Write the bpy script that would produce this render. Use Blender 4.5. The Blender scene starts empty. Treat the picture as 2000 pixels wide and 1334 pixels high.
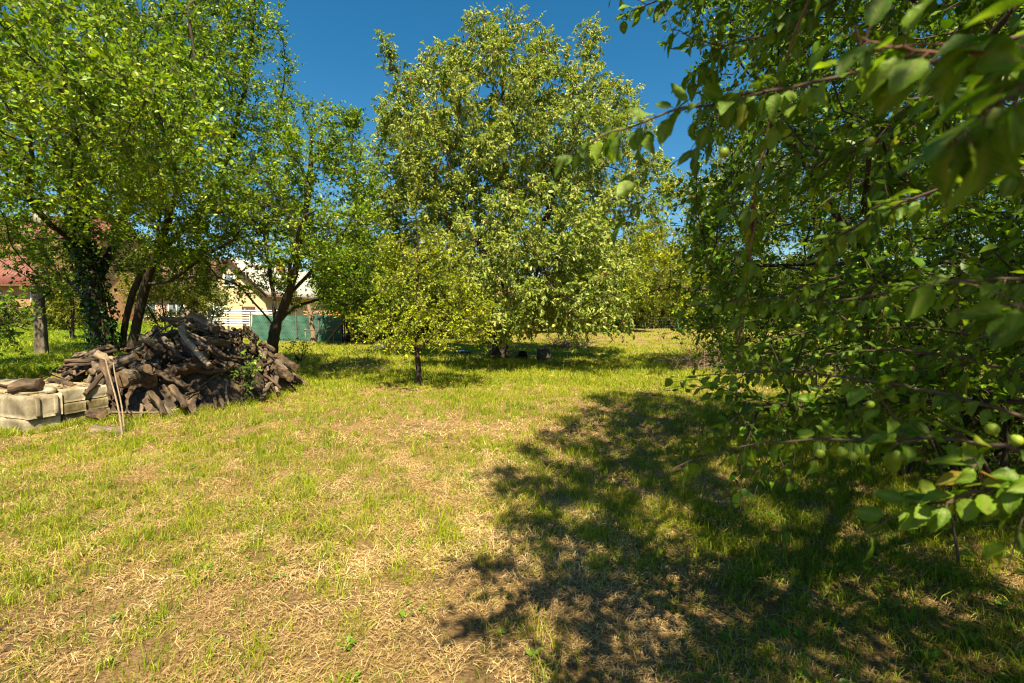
import bpy, math, random
import numpy as np
from mathutils import Vector, Matrix

# ------------------------------------------------------------------ camera, sky, sun, exposure
S = bpy.context.scene
COL = S.collection
F = 888.9                      # focal length in pixels of the 2000 px wide photograph (16 mm lens)
H = 1.6                        # eye height
PITCH = math.atan(57 / F)
cam_d = bpy.data.cameras.new('camera')
cam_d.sensor_width = 36; cam_d.lens = 16; cam_d.clip_start = 0.02; cam_d.clip_end = 3000
cam_d.dof.use_dof = True; cam_d.dof.focus_distance = 9.0; cam_d.dof.aperture_fstop = 3.2
cam = bpy.data.objects.new('camera', cam_d); COL.objects.link(cam)
cam.location = (0, 0, H); cam.rotation_euler = (math.pi / 2 - PITCH, 0, 0)
S.camera = cam

SUN_EL = math.radians(57)
SUN_AZ = Vector((0.25, -0.968)).normalized()       # behind the camera, a little to the right
TO_SUN = Vector((SUN_AZ.x * math.cos(SUN_EL), SUN_AZ.y * math.cos(SUN_EL), math.sin(SUN_EL)))
W = bpy.data.worlds.new('World'); S.world = W; W.use_nodes = True
wn = W.node_tree.nodes; wl = W.node_tree.links
bg = wn['Background']; sky = wn.new('ShaderNodeTexSky'); sky.sky_type = 'NISHITA'
sky.sun_disc = False; sky.sun_elevation = SUN_EL
sky.sun_rotation = math.atan2(SUN_AZ.x, SUN_AZ.y)
sky.air_density = 1.0; sky.dust_density = 0.7; sky.ozone_density = 1.3; sky.altitude = 200
hs = wn.new('ShaderNodeHueSaturation'); hs.inputs['Saturation'].default_value = 1.42; hs.inputs['Hue'].default_value = 0.487
wl.new(sky.outputs[0], hs.inputs['Color']); wl.new(hs.outputs[0], bg.inputs[0])
bg.inputs[1].default_value = 0.05
sun_d = bpy.data.lights.new('sun', 'SUN'); sun_d.energy = 5.0; sun_d.angle = math.radians(0.55)
sun_d.color = (1.0, 0.87, 0.57)
sun = bpy.data.objects.new('sun', sun_d); COL.objects.link(sun)
sun.rotation_euler = TO_SUN.to_track_quat('Z', 'Y').to_euler(); sun.location = (0, -20, 40)
S.view_settings.view_transform = 'Standard'; S.view_settings.look = 'None'
S.view_settings.exposure = 1.56; S.view_settings.gamma = 1.0
cy = S.cycles
cy.max_bounces = 7; cy.diffuse_bounces = 3; cy.glossy_bounces = 2; cy.transmission_bounces = 4
cy.transparent_max_bounces = 6; cy.caustics_reflective = False; cy.caustics_refractive = False
cy.use_denoising = True; cy.filter_width = 1.15

# ------------------------------------------------------------------ pixel helpers (photo pixels -> places)
SP, CP = math.sin(PITCH), math.cos(PITCH)
def ray(px, py):
    a, b = (px - 1000) / F, (667 - py) / F
    return np.array([a, CP + b * SP, -SP + b * CP])
def at(px, py, Y):
    d = ray(px, py); t = Y / d[1]
    return np.array([d[0] * t, Y, H + d[2] * t])

def ss(a, b, x):
    t = np.clip((x - a) / (b - a), 0, 1); return t * t * (3 - 2 * t)
def gz(x, y):
    """height of the terrain"""
    x = np.asarray(x, float); y = np.asarray(y, float)
    q = -x - 0.62 * y
    rise = (0.55 + 0.25 * ss(14, 30, y)) * ss(0.3, 2.6, q) * ss(6.7, 7.9, y)
    und = 0.018 * np.sin(x * 1.7 + 0.6 * y) + 0.015 * np.sin(y * 2.3 - x * 0.9 + 1) + 0.008 * np.sin(x * 5.1 + 2) * np.sin(y * 4.3)
    return rise + und * ss(0, 2, np.hypot(x, y))
def ground(px, py):
    d = ray(px, py); t = H / -d[2]; return np.array([d[0] * t, d[1] * t, 0.0])

def noise3(p, s=1.0, seed=0):
    """cheap smooth noise, about -1..1"""
    r = np.random.RandomState(seed + 77); v = 0
    for k in range(5):
        w = r.normal(size=3); w = w / np.linalg.norm(w) * r.uniform(0.7, 1.6) / s
        v = v + np.sin(p @ w * 6.283 + r.uniform(0, 6.28))
    return v / 2.6

# ------------------------------------------------------------------ object helpers
def tag(o, label=None, cat=None, group=None, kind=None):
    if label: o['label'] = label
    if cat: o['category'] = cat
    if group: o['group'] = group
    if kind: o['kind'] = kind
    return o
def empty(name, loc=(0, 0, 0), rz=0.0):
    o = bpy.data.objects.new(name, None); COL.objects.link(o)
    o.location = loc; o.rotation_euler = (0, 0, rz); o.empty_display_size = 0.2
    return o
def mesh_np(name, V, faces, mat, parent=None, attrs=None, smooth=False, mat_idx=None):
    """V (n,3); faces: list of int arrays (m,k)"""
    me = bpy.data.meshes.new(name)
    V = np.ascontiguousarray(V, dtype=np.float32)
    me.vertices.add(len(V)); me.vertices.foreach_set('co', V.ravel())
    faces = [np.asarray(f, dtype=np.int32) for f in faces if len(f)]
    loops = np.concatenate([f.ravel() for f in faces])
    tot = np.concatenate([np.full(len(f), f.shape[1], np.int32) for f in faces])
    st = np.concatenate([[0], np.cumsum(tot)[:-1]]).astype(np.int32)
    me.loops.add(len(loops)); me.loops.foreach_set('vertex_index', loops)
    me.polygons.add(len(tot)); me.polygons.foreach_set('loop_start', st)
    if mat_idx is not None: me.polygons.foreach_set('material_index', np.asarray(mat_idx, np.int32))
    for k, a in (attrs or {}).items():
        at_ = me.attributes.new(k, 'FLOAT', 'POINT'); at_.data.foreach_set('value', np.ascontiguousarray(a, dtype=np.float32))
    me.update(calc_edges=True); me.validate()
    if smooth: me.shade_smooth()
    for m in (mat if isinstance(mat, (list, tuple)) else [mat]): me.materials.append(m)
    o = bpy.data.objects.new(name, me); COL.objects.link(o)
    if parent is not None: o.parent = parent
    return o

class MB:
    """collects boxes and bars into one mesh"""
    def __init__(s): s.V = []; s.F4 = []; s.F3 = []; s.n = 0
    def add(s, V, F4=(), F3=()):
        s.V.append(np.asarray(V, float)); k = s.n
        if len(F4): s.F4.append(np.asarray(F4) + k)
        if len(F3): s.F3.append(np.asarray(F3) + k)
        s.n += len(V); return s
    def box(s, lo, hi, M=None):
        (a, b, c), (d, e, f) = lo, hi
        V = np.array([(a,b,c),(d,b,c),(d,e,c),(a,e,c),(a,b,f),(d,b,f),(d,e,f),(a,e,f)], float)
        if M is not None: V = np.array([M @ Vector(v) for v in V])
        return s.add(V, [(0,3,2,1),(4,5,6,7),(0,1,5,4),(1,2,6,5),(2,3,7,6),(3,0,4,7)])
    def bar(s, p, q, w, h=None, roll=0.0):
        p, q = Vector(p), Vector(q); h = h or w
        d = q - p; R = d.to_track_quat('Z', 'Y').to_matrix().to_4x4() @ Matrix.Rotation(roll, 4, 'Z')
        return s.box((-w/2, -h/2, 0), (w/2, h/2, d.length), Matrix.Translation(p) @ R)
    def tube(s, pts, rad, n=6, cap=True):
        V, F4 = tube(np.asarray(pts, float), np.asarray(rad, float) if np.ndim(rad) else np.full(len(pts), float(rad)), n)
        k = s.n; s.add(V, F4)
        return s
    def build(s, name, mat, parent=None, smooth=False, bevel=0):
        fs = []
        if s.F4: fs.append(np.concatenate(s.F4))
        if s.F3: fs.append(np.concatenate(s.F3))
        o = mesh_np(name, np.concatenate(s.V), fs, mat, parent, smooth=smooth)
        if bevel:
            m = o.modifiers.new('bevel', 'BEVEL'); m.width = bevel; m.segments = 2; m.limit_method = 'ANGLE'
        return o

def norm(v): return v / np.maximum(np.linalg.norm(v, axis=-1, keepdims=True), 1e-9)
def tube(P, R, n=6, seed=0, rough=0.0):
    K = len(P); T = np.gradient(P, axis=0); T = norm(T)
    ref = np.array([0.31, 0.17, 0.93]) if abs(T[0][2]) < 0.9 else np.array([1.0, 0.1, 0])
    V = np.zeros((K, n, 3)); u = norm(np.cross(T[0], ref)); a = np.arange(n) / n * 2 * math.pi
    rs = np.random.RandomState(seed); lob = rs.uniform(-1, 1, n)
    for k in range(K):
        u = u - T[k] * (u @ T[k]); u = u / (np.linalg.norm(u) + 1e-9); w = np.cross(T[k], u)
        r = R[k] * (1 + rough * (0.6 * lob + 0.8 * rs.uniform(-1, 1, n)))
        V[k] = P[k] + (np.cos(a) * r)[:, None] * u + (np.sin(a) * r)[:, None] * w
    i = np.arange(n); j = (i + 1) % n
    F4 = np.concatenate([np.stack([k*n+i, k*n+j, (k+1)*n+j, (k+1)*n+i], 1) for k in range(K-1)])
    return V.reshape(-1, 3), F4
def tubes_np(P, R, n=3):
    """many thin tubes at once: P (T,K,3), R (T,K)"""
    T_, K = P.shape[:2]
    d = norm(P[:, -1] - P[:, 0]); ref = np.where(np.abs(d[:, 2:3]) < 0.9, np.array([[0, 0, 1.0]]), np.array([[1.0, 0, 0]]))
    u = norm(np.cross(d, ref)); w = np.cross(d, u)
    a = np.arange(n) / n * 2 * math.pi
    V = P[:, :, None, :] + R[:, :, None, None] * (np.cos(a)[None, None, :, None] * u[:, None, None, :] + np.sin(a)[None, None, :, None] * w[:, None, None, :])
    i = np.arange(n); j = (i + 1) % n
    f = np.concatenate([np.stack([k*n+i, k*n+j, (k+1)*n+j, (k+1)*n+i], 1) for k in range(K-1)])
    Fq = (np.arange(T_)[:, None, None] * (K * n) + f[None]).reshape(-1, 4)
    return V.reshape(-1, 3), Fq

# ------------------------------------------------------------------ materials
def new_mat(name):
    m = bpy.data.materials.new(name); m.use_nodes = True; nt = m.node_tree
    return m, nt, nt.nodes, nt.links, nt.nodes['Principled BSDF']
def ramp(N, stops):
    r = N.new('ShaderNodeValToRGB'); e = r.color_ramp.elements
    while len(e) < len(stops): e.new(0.5)
    for el, (p, c) in zip(e, stops): el.position = p; el.color = (*c, 1)
    return r
def noise_mat(name, stops, scale=6, detail=6, rough=0.85, bump=0.3, stretch=(1, 1, 1), coord='Object', spec=0.3, bscale=None, dist=0.02, stops2=None, scale2=1.0):
    m, nt, N, L, B = new_mat(name)
    tc = N.new('ShaderNodeTexCoord'); mp = N.new('ShaderNodeMapping'); mp.inputs['Scale'].default_value = stretch
    L.new(tc.outputs[coord], mp.inputs[0])
    n = N.new('ShaderNodeTexNoise'); n.inputs['Scale'].default_value = scale; n.inputs['Detail'].default_value = detail; n.inputs['Roughness'].default_value = 0.65
    L.new(mp.outputs[0], n.inputs['Vector']); r = ramp(N, stops); L.new(n.outputs['Fac'], r.inputs[0])
    out = r.outputs[0]
    if stops2:
        n2 = N.new('ShaderNodeTexNoise'); n2.inputs['Scale'].default_value = scale2; n2.inputs['Detail'].default_value = 4
        L.new(tc.outputs[coord], n2.inputs['Vector']); r2 = ramp(N, stops2); L.new(n2.outputs['Fac'], r2.inputs[0])
        mx = N.new('ShaderNodeMix'); mx.data_type = 'RGBA'; mx.blend_type = 'MULTIPLY'; mx.inputs[0].default_value = 1
        L.new(out, mx.inputs[6]); L.new(r2.outputs[0], mx.inputs[7]); out = mx.outputs[2]
    L.new(out, B.inputs['Base Color']); B.inputs['Roughness'].default_value = rough; B.inputs['Specular IOR Level'].default_value = spec
    if bump:
        nb = N.new('ShaderNodeTexNoise'); nb.inputs['Scale'].default_value = bscale or scale * 2; nb.inputs['Detail'].default_value = 8
        L.new(mp.outputs[0], nb.inputs['Vector']); b = N.new('ShaderNodeBump'); b.inputs['Strength'].default_value = bump; b.inputs['Distance'].default_value = dist
        L.new(nb.outputs['Fac'], b.inputs['Height']); L.new(b.outputs[0], B.inputs['Normal'])
    return m
def plain(name, c, rough=0.6, metal=0.0, spec=0.4):
    return noise_mat(name, [(0.3, tuple(x * 0.8 for x in c)), (0.7, tuple(min(1, x * 1.12) for x in c))], scale=9, rough=rough, bump=0.08, spec=spec)

def leaf_mat(name, stops, trans, tfac=0.36, rough=0.4, spec=0.28, back=(1.25, 1.2, 1.3), vein=False):
    m, nt, N, L, B = new_mat(name)
    a = N.new('ShaderNodeAttribute'); a.attribute_name = 'v'
    r = ramp(N, stops); L.new(a.outputs['Fac'], r.inputs[0]); col = r.outputs[0]
    if vein:
        am = N.new('ShaderNodeAttribute'); am.attribute_name = 'rib'
        mv = N.new('ShaderNodeMix'); mv.data_type = 'RGBA'; mv.inputs[7].default_value = (0.17, 0.22, 0.05, 1)
        mm = N.new('ShaderNodeMath'); mm.operation = 'MULTIPLY'; mm.inputs[1].default_value = 0.75
        L.new(am.outputs['Fac'], mm.inputs[0]); L.new(mm.outputs[0], mv.inputs[0]); L.new(col, mv.inputs[6]); col = mv.outputs[2]
        al = N.new('ShaderNodeAttribute'); al.attribute_name = 'lat'; m1 = N.new('ShaderNodeMath'); m1.operation = 'MULTIPLY'; m1.inputs[1].default_value = 62; m2 = N.new('ShaderNodeMath'); m2.operation = 'SINE'; L.new(al.outputs['Fac'], m1.inputs[0]); L.new(m1.outputs[0], m2.inputs[0])
        m3 = N.new('ShaderNodeMath'); m3.operation = 'SMOOTH_MAX' if False else 'MAXIMUM'; m3.inputs[1].default_value = .55; L.new(m2.outputs[0], m3.inputs[0]); m4 = N.new('ShaderNodeMapRange'); m4.inputs[1].default_value = .55; m4.inputs[2].default_value = 1; m4.inputs[4].default_value = .3; L.new(m3.outputs[0], m4.inputs[0])
        mw = N.new('ShaderNodeMix'); mw.data_type = 'RGBA'; mw.inputs[7].default_value = (0.16, 0.22, 0.04, 1); L.new(m4.outputs[0], mw.inputs[0]); L.new(col, mw.inputs[6]); col = mw.outputs[2]
        tc = N.new('ShaderNodeTexCoord'); nz = N.new('ShaderNodeTexNoise'); nz.inputs['Scale'].default_value = 120; nz.inputs['Detail'].default_value = 6; L.new(tc.outputs['Object'], nz.inputs['Vector'])
        n2 = N.new('ShaderNodeTexNoise'); n2.inputs['Scale'].default_value = 38; n2.inputs['Detail'].default_value = 5; L.new(tc.outputs['Object'], n2.inputs['Vector'])
        rr = ramp(N, [(0.3, (0.7, 0.62, 0.45)), (0.42, (0.95, 0.95, 0.9)), (0.7, (1.2, 1.15, 1.0))]); L.new(n2.outputs['Fac'], rr.inputs[0])
        mq = N.new('ShaderNodeMix'); mq.data_type = 'RGBA'; mq.blend_type = 'MULTIPLY'; mq.inputs[0].default_value = 1; L.new(col, mq.inputs[6]); L.new(rr.outputs[0], mq.inputs[7]); col = mq.outputs[2]
        bp = N.new('ShaderNodeBump'); bp.inputs['Strength'].default_value = 0.5; bp.inputs['Distance'].default_value = 0.004
        L.new(nz.outputs['Fac'], bp.inputs['Height']); L.new(bp.outputs[0], B.inputs['Normal'])
    g = N.new('ShaderNodeNewGeometry'); mb = N.new('ShaderNodeMix'); mb.data_type = 'RGBA'; mb.blend_type = 'MULTIPLY'; mb.inputs[7].default_value = (*back, 1)
    L.new(g.outputs['Backfacing'], mb.inputs[0]); L.new(col, mb.inputs[6])
    L.new(mb.outputs[2], B.inputs['Base Color']); B.inputs['Roughness'].default_value = rough; B.inputs['Specular IOR Level'].default_value = spec
    t = N.new('ShaderNodeBsdfTranslucent'); mt = N.new('ShaderNodeMix'); mt.data_type = 'RGBA'; mt.blend_type = 'MULTIPLY'; mt.inputs[0].default_value = 1
    L.new(col, mt.inputs[6]); mt.inputs[7].default_value = (*trans, 1); L.new(mt.outputs[2], t.inputs['Color'])
    ms = N.new('ShaderNodeMixShader'); ms.inputs[0].default_value = tfac
    L.new(B.outputs[0], ms.inputs[1]); L.new(t.outputs[0], ms.inputs[2]); L.new(ms.outputs[0], N['Material Output'].inputs['Surface'])
    return m

M = {}
PLUM = [(0.0, (0.035, 0.085, 0.003)), (0.5, (0.12, 0.21, 0.006)), (0.9, (0.25, 0.34, 0.012)), (1.0, (0.36, 0.33, 0.03))]
TR = (1.9, 1.8, 0.6)
M['plum_leaf'] = leaf_mat('plum_leaf', PLUM, TR)
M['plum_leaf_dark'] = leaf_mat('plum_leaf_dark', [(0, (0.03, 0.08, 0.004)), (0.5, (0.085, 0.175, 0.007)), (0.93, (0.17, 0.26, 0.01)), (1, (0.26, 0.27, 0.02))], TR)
M['young_leaf'] = leaf_mat('young_leaf', [(0, (0.1, 0.14, 0.006)), (0.5, (0.2, 0.255, 0.01)), (0.9, (0.32, 0.35, 0.016)), (1, (0.42, 0.34, 0.03))], TR)
M['cherry_leaf'] = leaf_mat('cherry_leaf', [(0, (0.055, 0.11, 0.01)), (0.5, (0.185, 0.24, 0.04)), (0.9, (0.36, 0.39, 0.1)), (1, (0.42, 0.4, 0.12))], TR, tfac=0.36, back=(1.25, 1.2, 1.5), spec=.15)
M['hero_leaf'] = leaf_mat('hero_leaf', [(0, (0.04, 0.1, 0.006)), (0.5, (0.08, 0.17, 0.008)), (0.85, (0.15, 0.25, 0.012)), (0.93, (0.2, 0.23, 0.02)), (1, (0.3, 0.12, 0.02))], TR, tfac=0.45, spec=0.3, rough=.48, vein=True)
M['far_leaf'] = leaf_mat('far_leaf', [(0, (0.06, 0.085, 0.012)), (0.5, (0.1, 0.13, 0.02)), (1, (0.18, 0.19, 0.03))], TR)
M['ivy_leaf'] = leaf_mat('ivy_leaf', [(0, (0.012, 0.04, 0.006)), (0.6, (0.025, 0.07, 0.01)), (1, (0.05, 0.11, 0.015))], (1.5, 1.5, 0.8), tfac=0.25)
M['hedge_leaf'] = leaf_mat('hedge_leaf', [(0, (0.08, 0.11, 0.01)), (0.5, (0.15, 0.18, 0.015)), (1, (0.26, 0.23, 0.02))], TR)
M['grass'] = leaf_mat('grass', [(0, (0.085, 0.14, 0.006)), (0.45, (0.19, 0.255, 0.010)), (0.85, (0.32, 0.35, 0.016)), (1, (0.42, 0.34, 0.08))], (1.7, 1.6, 0.7), tfac=0.4, rough=0.5)
M['straw'] = leaf_mat('straw', [(0, (0.2, 0.12, 0.05)), (0.4, (0.4, 0.265, 0.11)), (0.8, (0.56, 0.41, 0.19)), (1, (0.7, 0.58, 0.34))], (1, 0.9, 0.7), tfac=0.15, rough=0.6, back=(1, 1, 1))
M['weed_leaf'] = leaf_mat('weed_leaf', [(0, (0.06, 0.13, 0.012)), (0.5, (0.1, 0.19, 0.018)), (1, (0.22, 0.27, 0.04))], TR)
M['bark'] = noise_mat('bark', [(0.3, (0.022, 0.016, 0.011)), (0.55, (0.06, 0.046, 0.032)), (0.75, (0.12, 0.1, 0.07))], scale=9, stretch=(1, 1, 0.25), bump=0.9, dist=0.03, stops2=[(0.4, (0.75, 0.75, 0.75)), (0.62, (1.0, 0.98, 0.9)), (0.78, (1.5, 1.2, 0.5))], scale2=2.5)
M['bark_dark'] = noise_mat('bark_dark', [(0.3, (0.015, 0.011, 0.008)), (0.6, (0.045, 0.033, 0.024)), (0.8, (0.085, 0.066, 0.045))], scale=10, stretch=(1, 1, 0.3), bump=0.9, dist=0.03)
M['twig'] = noise_mat('twig', [(0.3, (0.05, 0.035, 0.025)), (0.6, (0.11, 0.075, 0.055)), (0.8, (0.17, 0.13, 0.09))], scale=20, bump=0.3, dist=0.004)
M['twig_red'] = noise_mat('twig_red', [(0.3, (0.1, 0.045, 0.03)), (0.7, (0.2, 0.1, 0.065))], scale=25, bump=0.2, dist=0.003)
M['fruit'] = noise_mat('fruit', [(0.3, (0.14, 0.22, 0.015)), (0.7, (0.26, 0.32, 0.03))], scale=70, rough=0.5, bump=0.0, spec=0.4)
M['bud_red'] = leaf_mat('bud_red', [(0, (0.25, 0.045, 0.03)), (1, (0.42, 0.14, 0.09))], (1.2, 1, 1), tfac=0.3)

# ground: soil, straw litter, green film
def ground_mat():
    m, nt, N, L, B = new_mat('ground')
    tc = N.new('ShaderNodeTexCoord'); P = tc.outputs['Object']
    def nz(sc, det=6, mp=None):
        n = N.new('ShaderNodeTexNoise'); n.inputs['Scale'].default_value = sc; n.inputs['Detail'].default_value = det; n.inputs['Roughness'].default_value = 0.7
        L.new(mp or P, n.inputs['Vector']); return n.outputs['Fac']
    mp = N.new('ShaderNodeMapping'); mp.inputs['Scale'].default_value = (1, 1.5, 1); mp.inputs['Rotation'].default_value = (0, 0, 0.5); L.new(P, mp.inputs[0])
    litter = ramp(N, [(0.32, (0.06, 0.034, 0.016)), (0.46, (0.2, 0.125, 0.056)), (0.58, (0.36, 0.24, 0.11)), (0.72, (0.52, 0.38, 0.19))]); L.new(nz(55, 10, mp.outputs[0]), litter.inputs[0])
    soil = ramp(N, [(0.35, (0.1, 0.06, 0.032)), (0.65, (0.26, 0.165, 0.085))]); L.new(nz(40, 8), soil.inputs[0])
    grass = ramp(N, [(0.3, (0.09, 0.1, 0.008)), (0.55, (0.23, 0.225, 0.025)), (0.75, (0.36, 0.31, 0.07))]); L.new(nz(14, 9), grass.inputs[0])
    p1 = ramp(N, [(0.45, (0, 0, 0)), (0.62, (1, 1, 1))]); L.new(nz(0.9, 5), p1.inputs[0])
    mx = N.new('ShaderNodeMix'); mx.data_type = 'RGBA'; L.new(p1.outputs[0], mx.inputs[0]); L.new(litter.outputs[0], mx.inputs[6]); L.new(soil.outputs[0], mx.inputs[7])
    a = N.new('ShaderNodeAttribute'); a.attribute_name = 'green'
    ad = N.new('ShaderNodeMath'); ad.operation = 'ADD'; L.new(a.outputs['Fac'], ad.inputs[0]); L.new(nz(3.0, 7), ad.inputs[1])
    gm = ramp(N, [(0.75, (0, 0, 0)), (1.0, (0.9, 0.9, 0.9))]); L.new(ad.outputs[0], gm.inputs[0])
    m2 = N.new('ShaderNodeMix'); m2.data_type = 'RGBA'; L.new(gm.outputs[0], m2.inputs[0]); L.new(mx.outputs[2], m2.inputs[6]); L.new(grass.outputs[0], m2.inputs[7])
    L.new(m2.outputs[2], B.inputs['Base Color']); B.inputs['Roughness'].default_value = 0.95; B.inputs['Specular IOR Level'].default_value = 0.1
    b = N.new('ShaderNodeBump'); b.inputs['Strength'].default_value = 1.0; b.inputs['Distance'].default_value = 0.05
    L.new(nz(22, 10, mp.outputs[0]), b.inputs['Height']); L.new(b.outputs[0], B.inputs['Normal'])
    return m
M['ground'] = ground_mat()

# ------------------------------------------------------------------ THE GROUND
def greenness(x, y):
    """0 = bare straw, 1 = lush"""
    p = np.stack([x, y, 0 * x], -1)
    n = 0.4 * noise3(p, 2.6, 1) + 0.6 * noise3(p, 0.9, 2) + 0.75 * noise3(p, 0.3, 3)
    base = 0.45 + 0.05 * ss(4.0, 9.0, y) - 0.12 * ss(18, 26, y) * ss(-2, 2, x)
    lush = ss(0.3, 1.6, -x - 0.62 * y) * ss(7, 8.2, y)                 # the terrace at the left
    under = ss(9, 11, y) * (1 - ss(18, 22, y)) * (1 - ss(4, 8, x))     # around the trees
    bare = np.exp(-(((x + 1.0) / 1.7) ** 2 + ((y - 6.3) / 0.55) ** 2)) + 0.6 * np.exp(-(((x - 0.6) / 1.4) ** 2 + ((y - 1.9) / 0.7) ** 2))
    return np.clip(base + 0.26 * n + 0.75 * lush + 0.2 * under + 0.22 * ss(.25, .6, x / np.maximum(y, .5)) * (1 - ss(7, 9, y)) * (x > 0) - 0.4 * bare, 0, 1)
def make_ground():
    u = np.linspace(-1, 1, 301); xs = np.sign(u) * (np.abs(u) * 26 + np.abs(u) ** 7 * 420)
    w = np.linspace(0, 1, 301); ys = -9 + w * 54 + w ** 8 * 420
    X, Y = np.meshgrid(xs, ys); V = np.stack([X, Y, gz(X, Y)], -1).reshape(-1, 3)
    n = 301; i = np.arange(n - 1); I, J = np.meshgrid(i, i); k = (J * n + I).ravel()
    o = mesh_np('ground', V, [np.stack([k, k + 1, k + n + 1, k + n], 1)], M['ground'], attrs={'green': greenness(V[:, 0], V[:, 1]) * (.25 + .75 * ss(5, 11, V[:, 1])) * .95}, smooth=True)
    tag(o, kind='structure')
make_ground()

# ------------------------------------------------------------------ leaves
LT = np.array([(0, 0, 0), (0.3, 0.25, 0.07), (0.68, 0.22, 0.03), (1.0, 0, -0.12), (0.68, -0.22, 0.03), (0.3, -0.25, 0.07), (0.5, 0, -0.02)])
LQ = np.array([(0, 1, 2, 6), (0, 6, 4, 5)]); L3 = np.array([(6, 2, 3), (6, 3, 4)])
LT4 = np.array([(0, 0, 0), (0.5, 0.3, 0.05), (1, 0, -0.06), (0.5, -0.3, 0.05)]); LQ4 = np.array([(0, 1, 2, 3)])
def hero_template():
    K, C = 9, 5; V = []; rib = []; lat = []
    for i in range(K):
        t = i / (K - 1); w = 0.29 * math.sin(math.pi * min(1, t ** 0.8)) ** 0.75 if 0 < t < 1 else 0.008
        w *= 1 + (0.07 if i % 2 else -0.07)
        for j in range(C):
            s = (j - 2) / 2
            V.append((t, s * w, 0.10 * abs(s) * (1 if abs(s) < 0.8 else 0.9) * w * 3 - 0.34 * t * t + 0.035 * math.sin(7 * t + 3 * s)))
            rib.append(1.0 if j == 2 else 0.0); lat.append(t - abs(s) * w * .75)
    Q = [(i*C+j, i*C+j+1, (i+1)*C+j+1, (i+1)*C+j) for i in range(K-1) for j in range(C-1)]
    return np.array(V), np.array(Q), np.array(rib), np.array(lat)
HT, HQ, HRIB, HLAT = hero_template()
def leaf_geo(P, A, Nn, Ls, tmpl='mid', width=1.0):
    T = {'mid': LT, 'far': LT4, 'hero': HT}[tmpl]
    A = norm(A); Nn = norm(Nn - A * np.sum(A * Nn, -1, keepdims=True)); X = np.cross(Nn, A)
    q = np.random.RandomState(len(P)); wv = width * q.uniform(.75, 1.25, (len(P), 1, 1)); cv = q.uniform(-.2, 1.9, (len(P), 1, 1))
    V = P[:, None] + Ls[:, None, None] * (T[None, :, 0:1] * A[:, None] + T[None, :, 1:2] * wv * X[:, None] + T[None, :, 2:3] * cv * Nn[:, None])
    n = len(T); k = (np.arange(len(P)) * n)[:, None, None]
    if tmpl == 'mid': Fs = [(k + LQ[None]).reshape(-1, 4), (k + L3[None]).reshape(-1, 3)]
    elif tmpl == 'far': Fs = [(k + LQ4[None]).reshape(-1, 4)]
    else: Fs = [(k + HQ[None]).reshape(-1, 4)]
    return V.reshape(-1, 3), Fs, n

# ------------------------------------------------------------------ trees: grown by space colonisation, then twigs and leaves
def ell(rs, c, r, n, shell=2.0):
    d = norm(rs.normal(size=(n, 3))); return np.asarray(c) + d * (rs.uniform(0, 1, (n, 1)) ** (1 / shell)) * np.asarray(r)
def pblob(px, py, Y, rx, ry, ry_depth):
    k = Y / F; return (at(px, py, Y), (rx * k, ry_depth, ry * k))
def grow(chains, A, step, di, dk, rs, tropism=(0, 0, 0.08), maxit=160, jit=0.18):
    pos, par = [], []
    for ch in chains:                                   # explicit trunk polylines; a chain may start on an earlier node
        ch = [np.asarray(p, float) for p in ch]; last = -1
        if pos:
            dd = np.linalg.norm(np.array(pos) - ch[0], axis=1)
            if dd.min() < step * 1.2: last = int(dd.argmin()); ch_pts = ch
            else: pos.append(ch[0]); par.append(-1); last = len(pos) - 1
        else: pos.append(ch[0]); par.append(-1); last = 0
        for a, b in zip(ch[:-1], ch[1:]):
            n = max(1, int(round(np.linalg.norm(b - a) / step)))
            for k in range(1, n + 1):
                p = a + (b - a) * k / n + rs.normal(size=3) * step * 0.10
                pos.append(p); par.append(last); last = len(pos) - 1
    pos = np.array(pos); par = list(par); tp = np.asarray(tropism)
    D = np.linalg.norm(A[:, None] - pos[None], axis=2); near = D.argmin(1); nd = D.min(1)
    alive = nd > dk; P = list(pos)
    for it in range(maxit):
        act = alive & (nd < (di if it > 8 else di * 1.6))
        if not act.any(): break
        src = near[act]; dirs = norm(A[act] - np.array(P)[src])
        un, inv = np.unique(src, return_inverse=True); acc = np.zeros((len(un), 3)); np.add.at(acc, inv, dirs)
        new = np.array(P)[un] + step * norm(norm(acc) + tp + rs.normal(size=(len(un), 3)) * jit)
        base = len(P); P.extend(new); par.extend(un.tolist())
        d2 = np.linalg.norm(A[:, None] - new[None], axis=2); m = d2.min(1); b = m < nd
        near[b] = base + d2.argmin(1)[b]; stuck = ~b & act; nd[b] = m[b]
        alive &= nd > dk
        alive[stuck] &= rs.uniform(size=stuck.sum()) > 0.03
    return np.array(P), np.array(par)
def skeleton(P, par, r_base, r_tip):
    n = len(P); kids = [[] for _ in range(n)]
    for i, p in enumerate(par):
        if p >= 0: kids[p].append(i)
    tips = np.zeros(n)
    order = range(n - 1, -1, -1)                        # children always come after parents
    for i in order:
        if not kids[i]: tips[i] = 1
        if par[i] >= 0: tips[par[i]] += tips[i]
    mx = tips.max(); e = math.log(max(mx, 2)) / math.log(r_base / r_tip)
    return kids, tips, r_tip * tips ** (1 / e)
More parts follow.
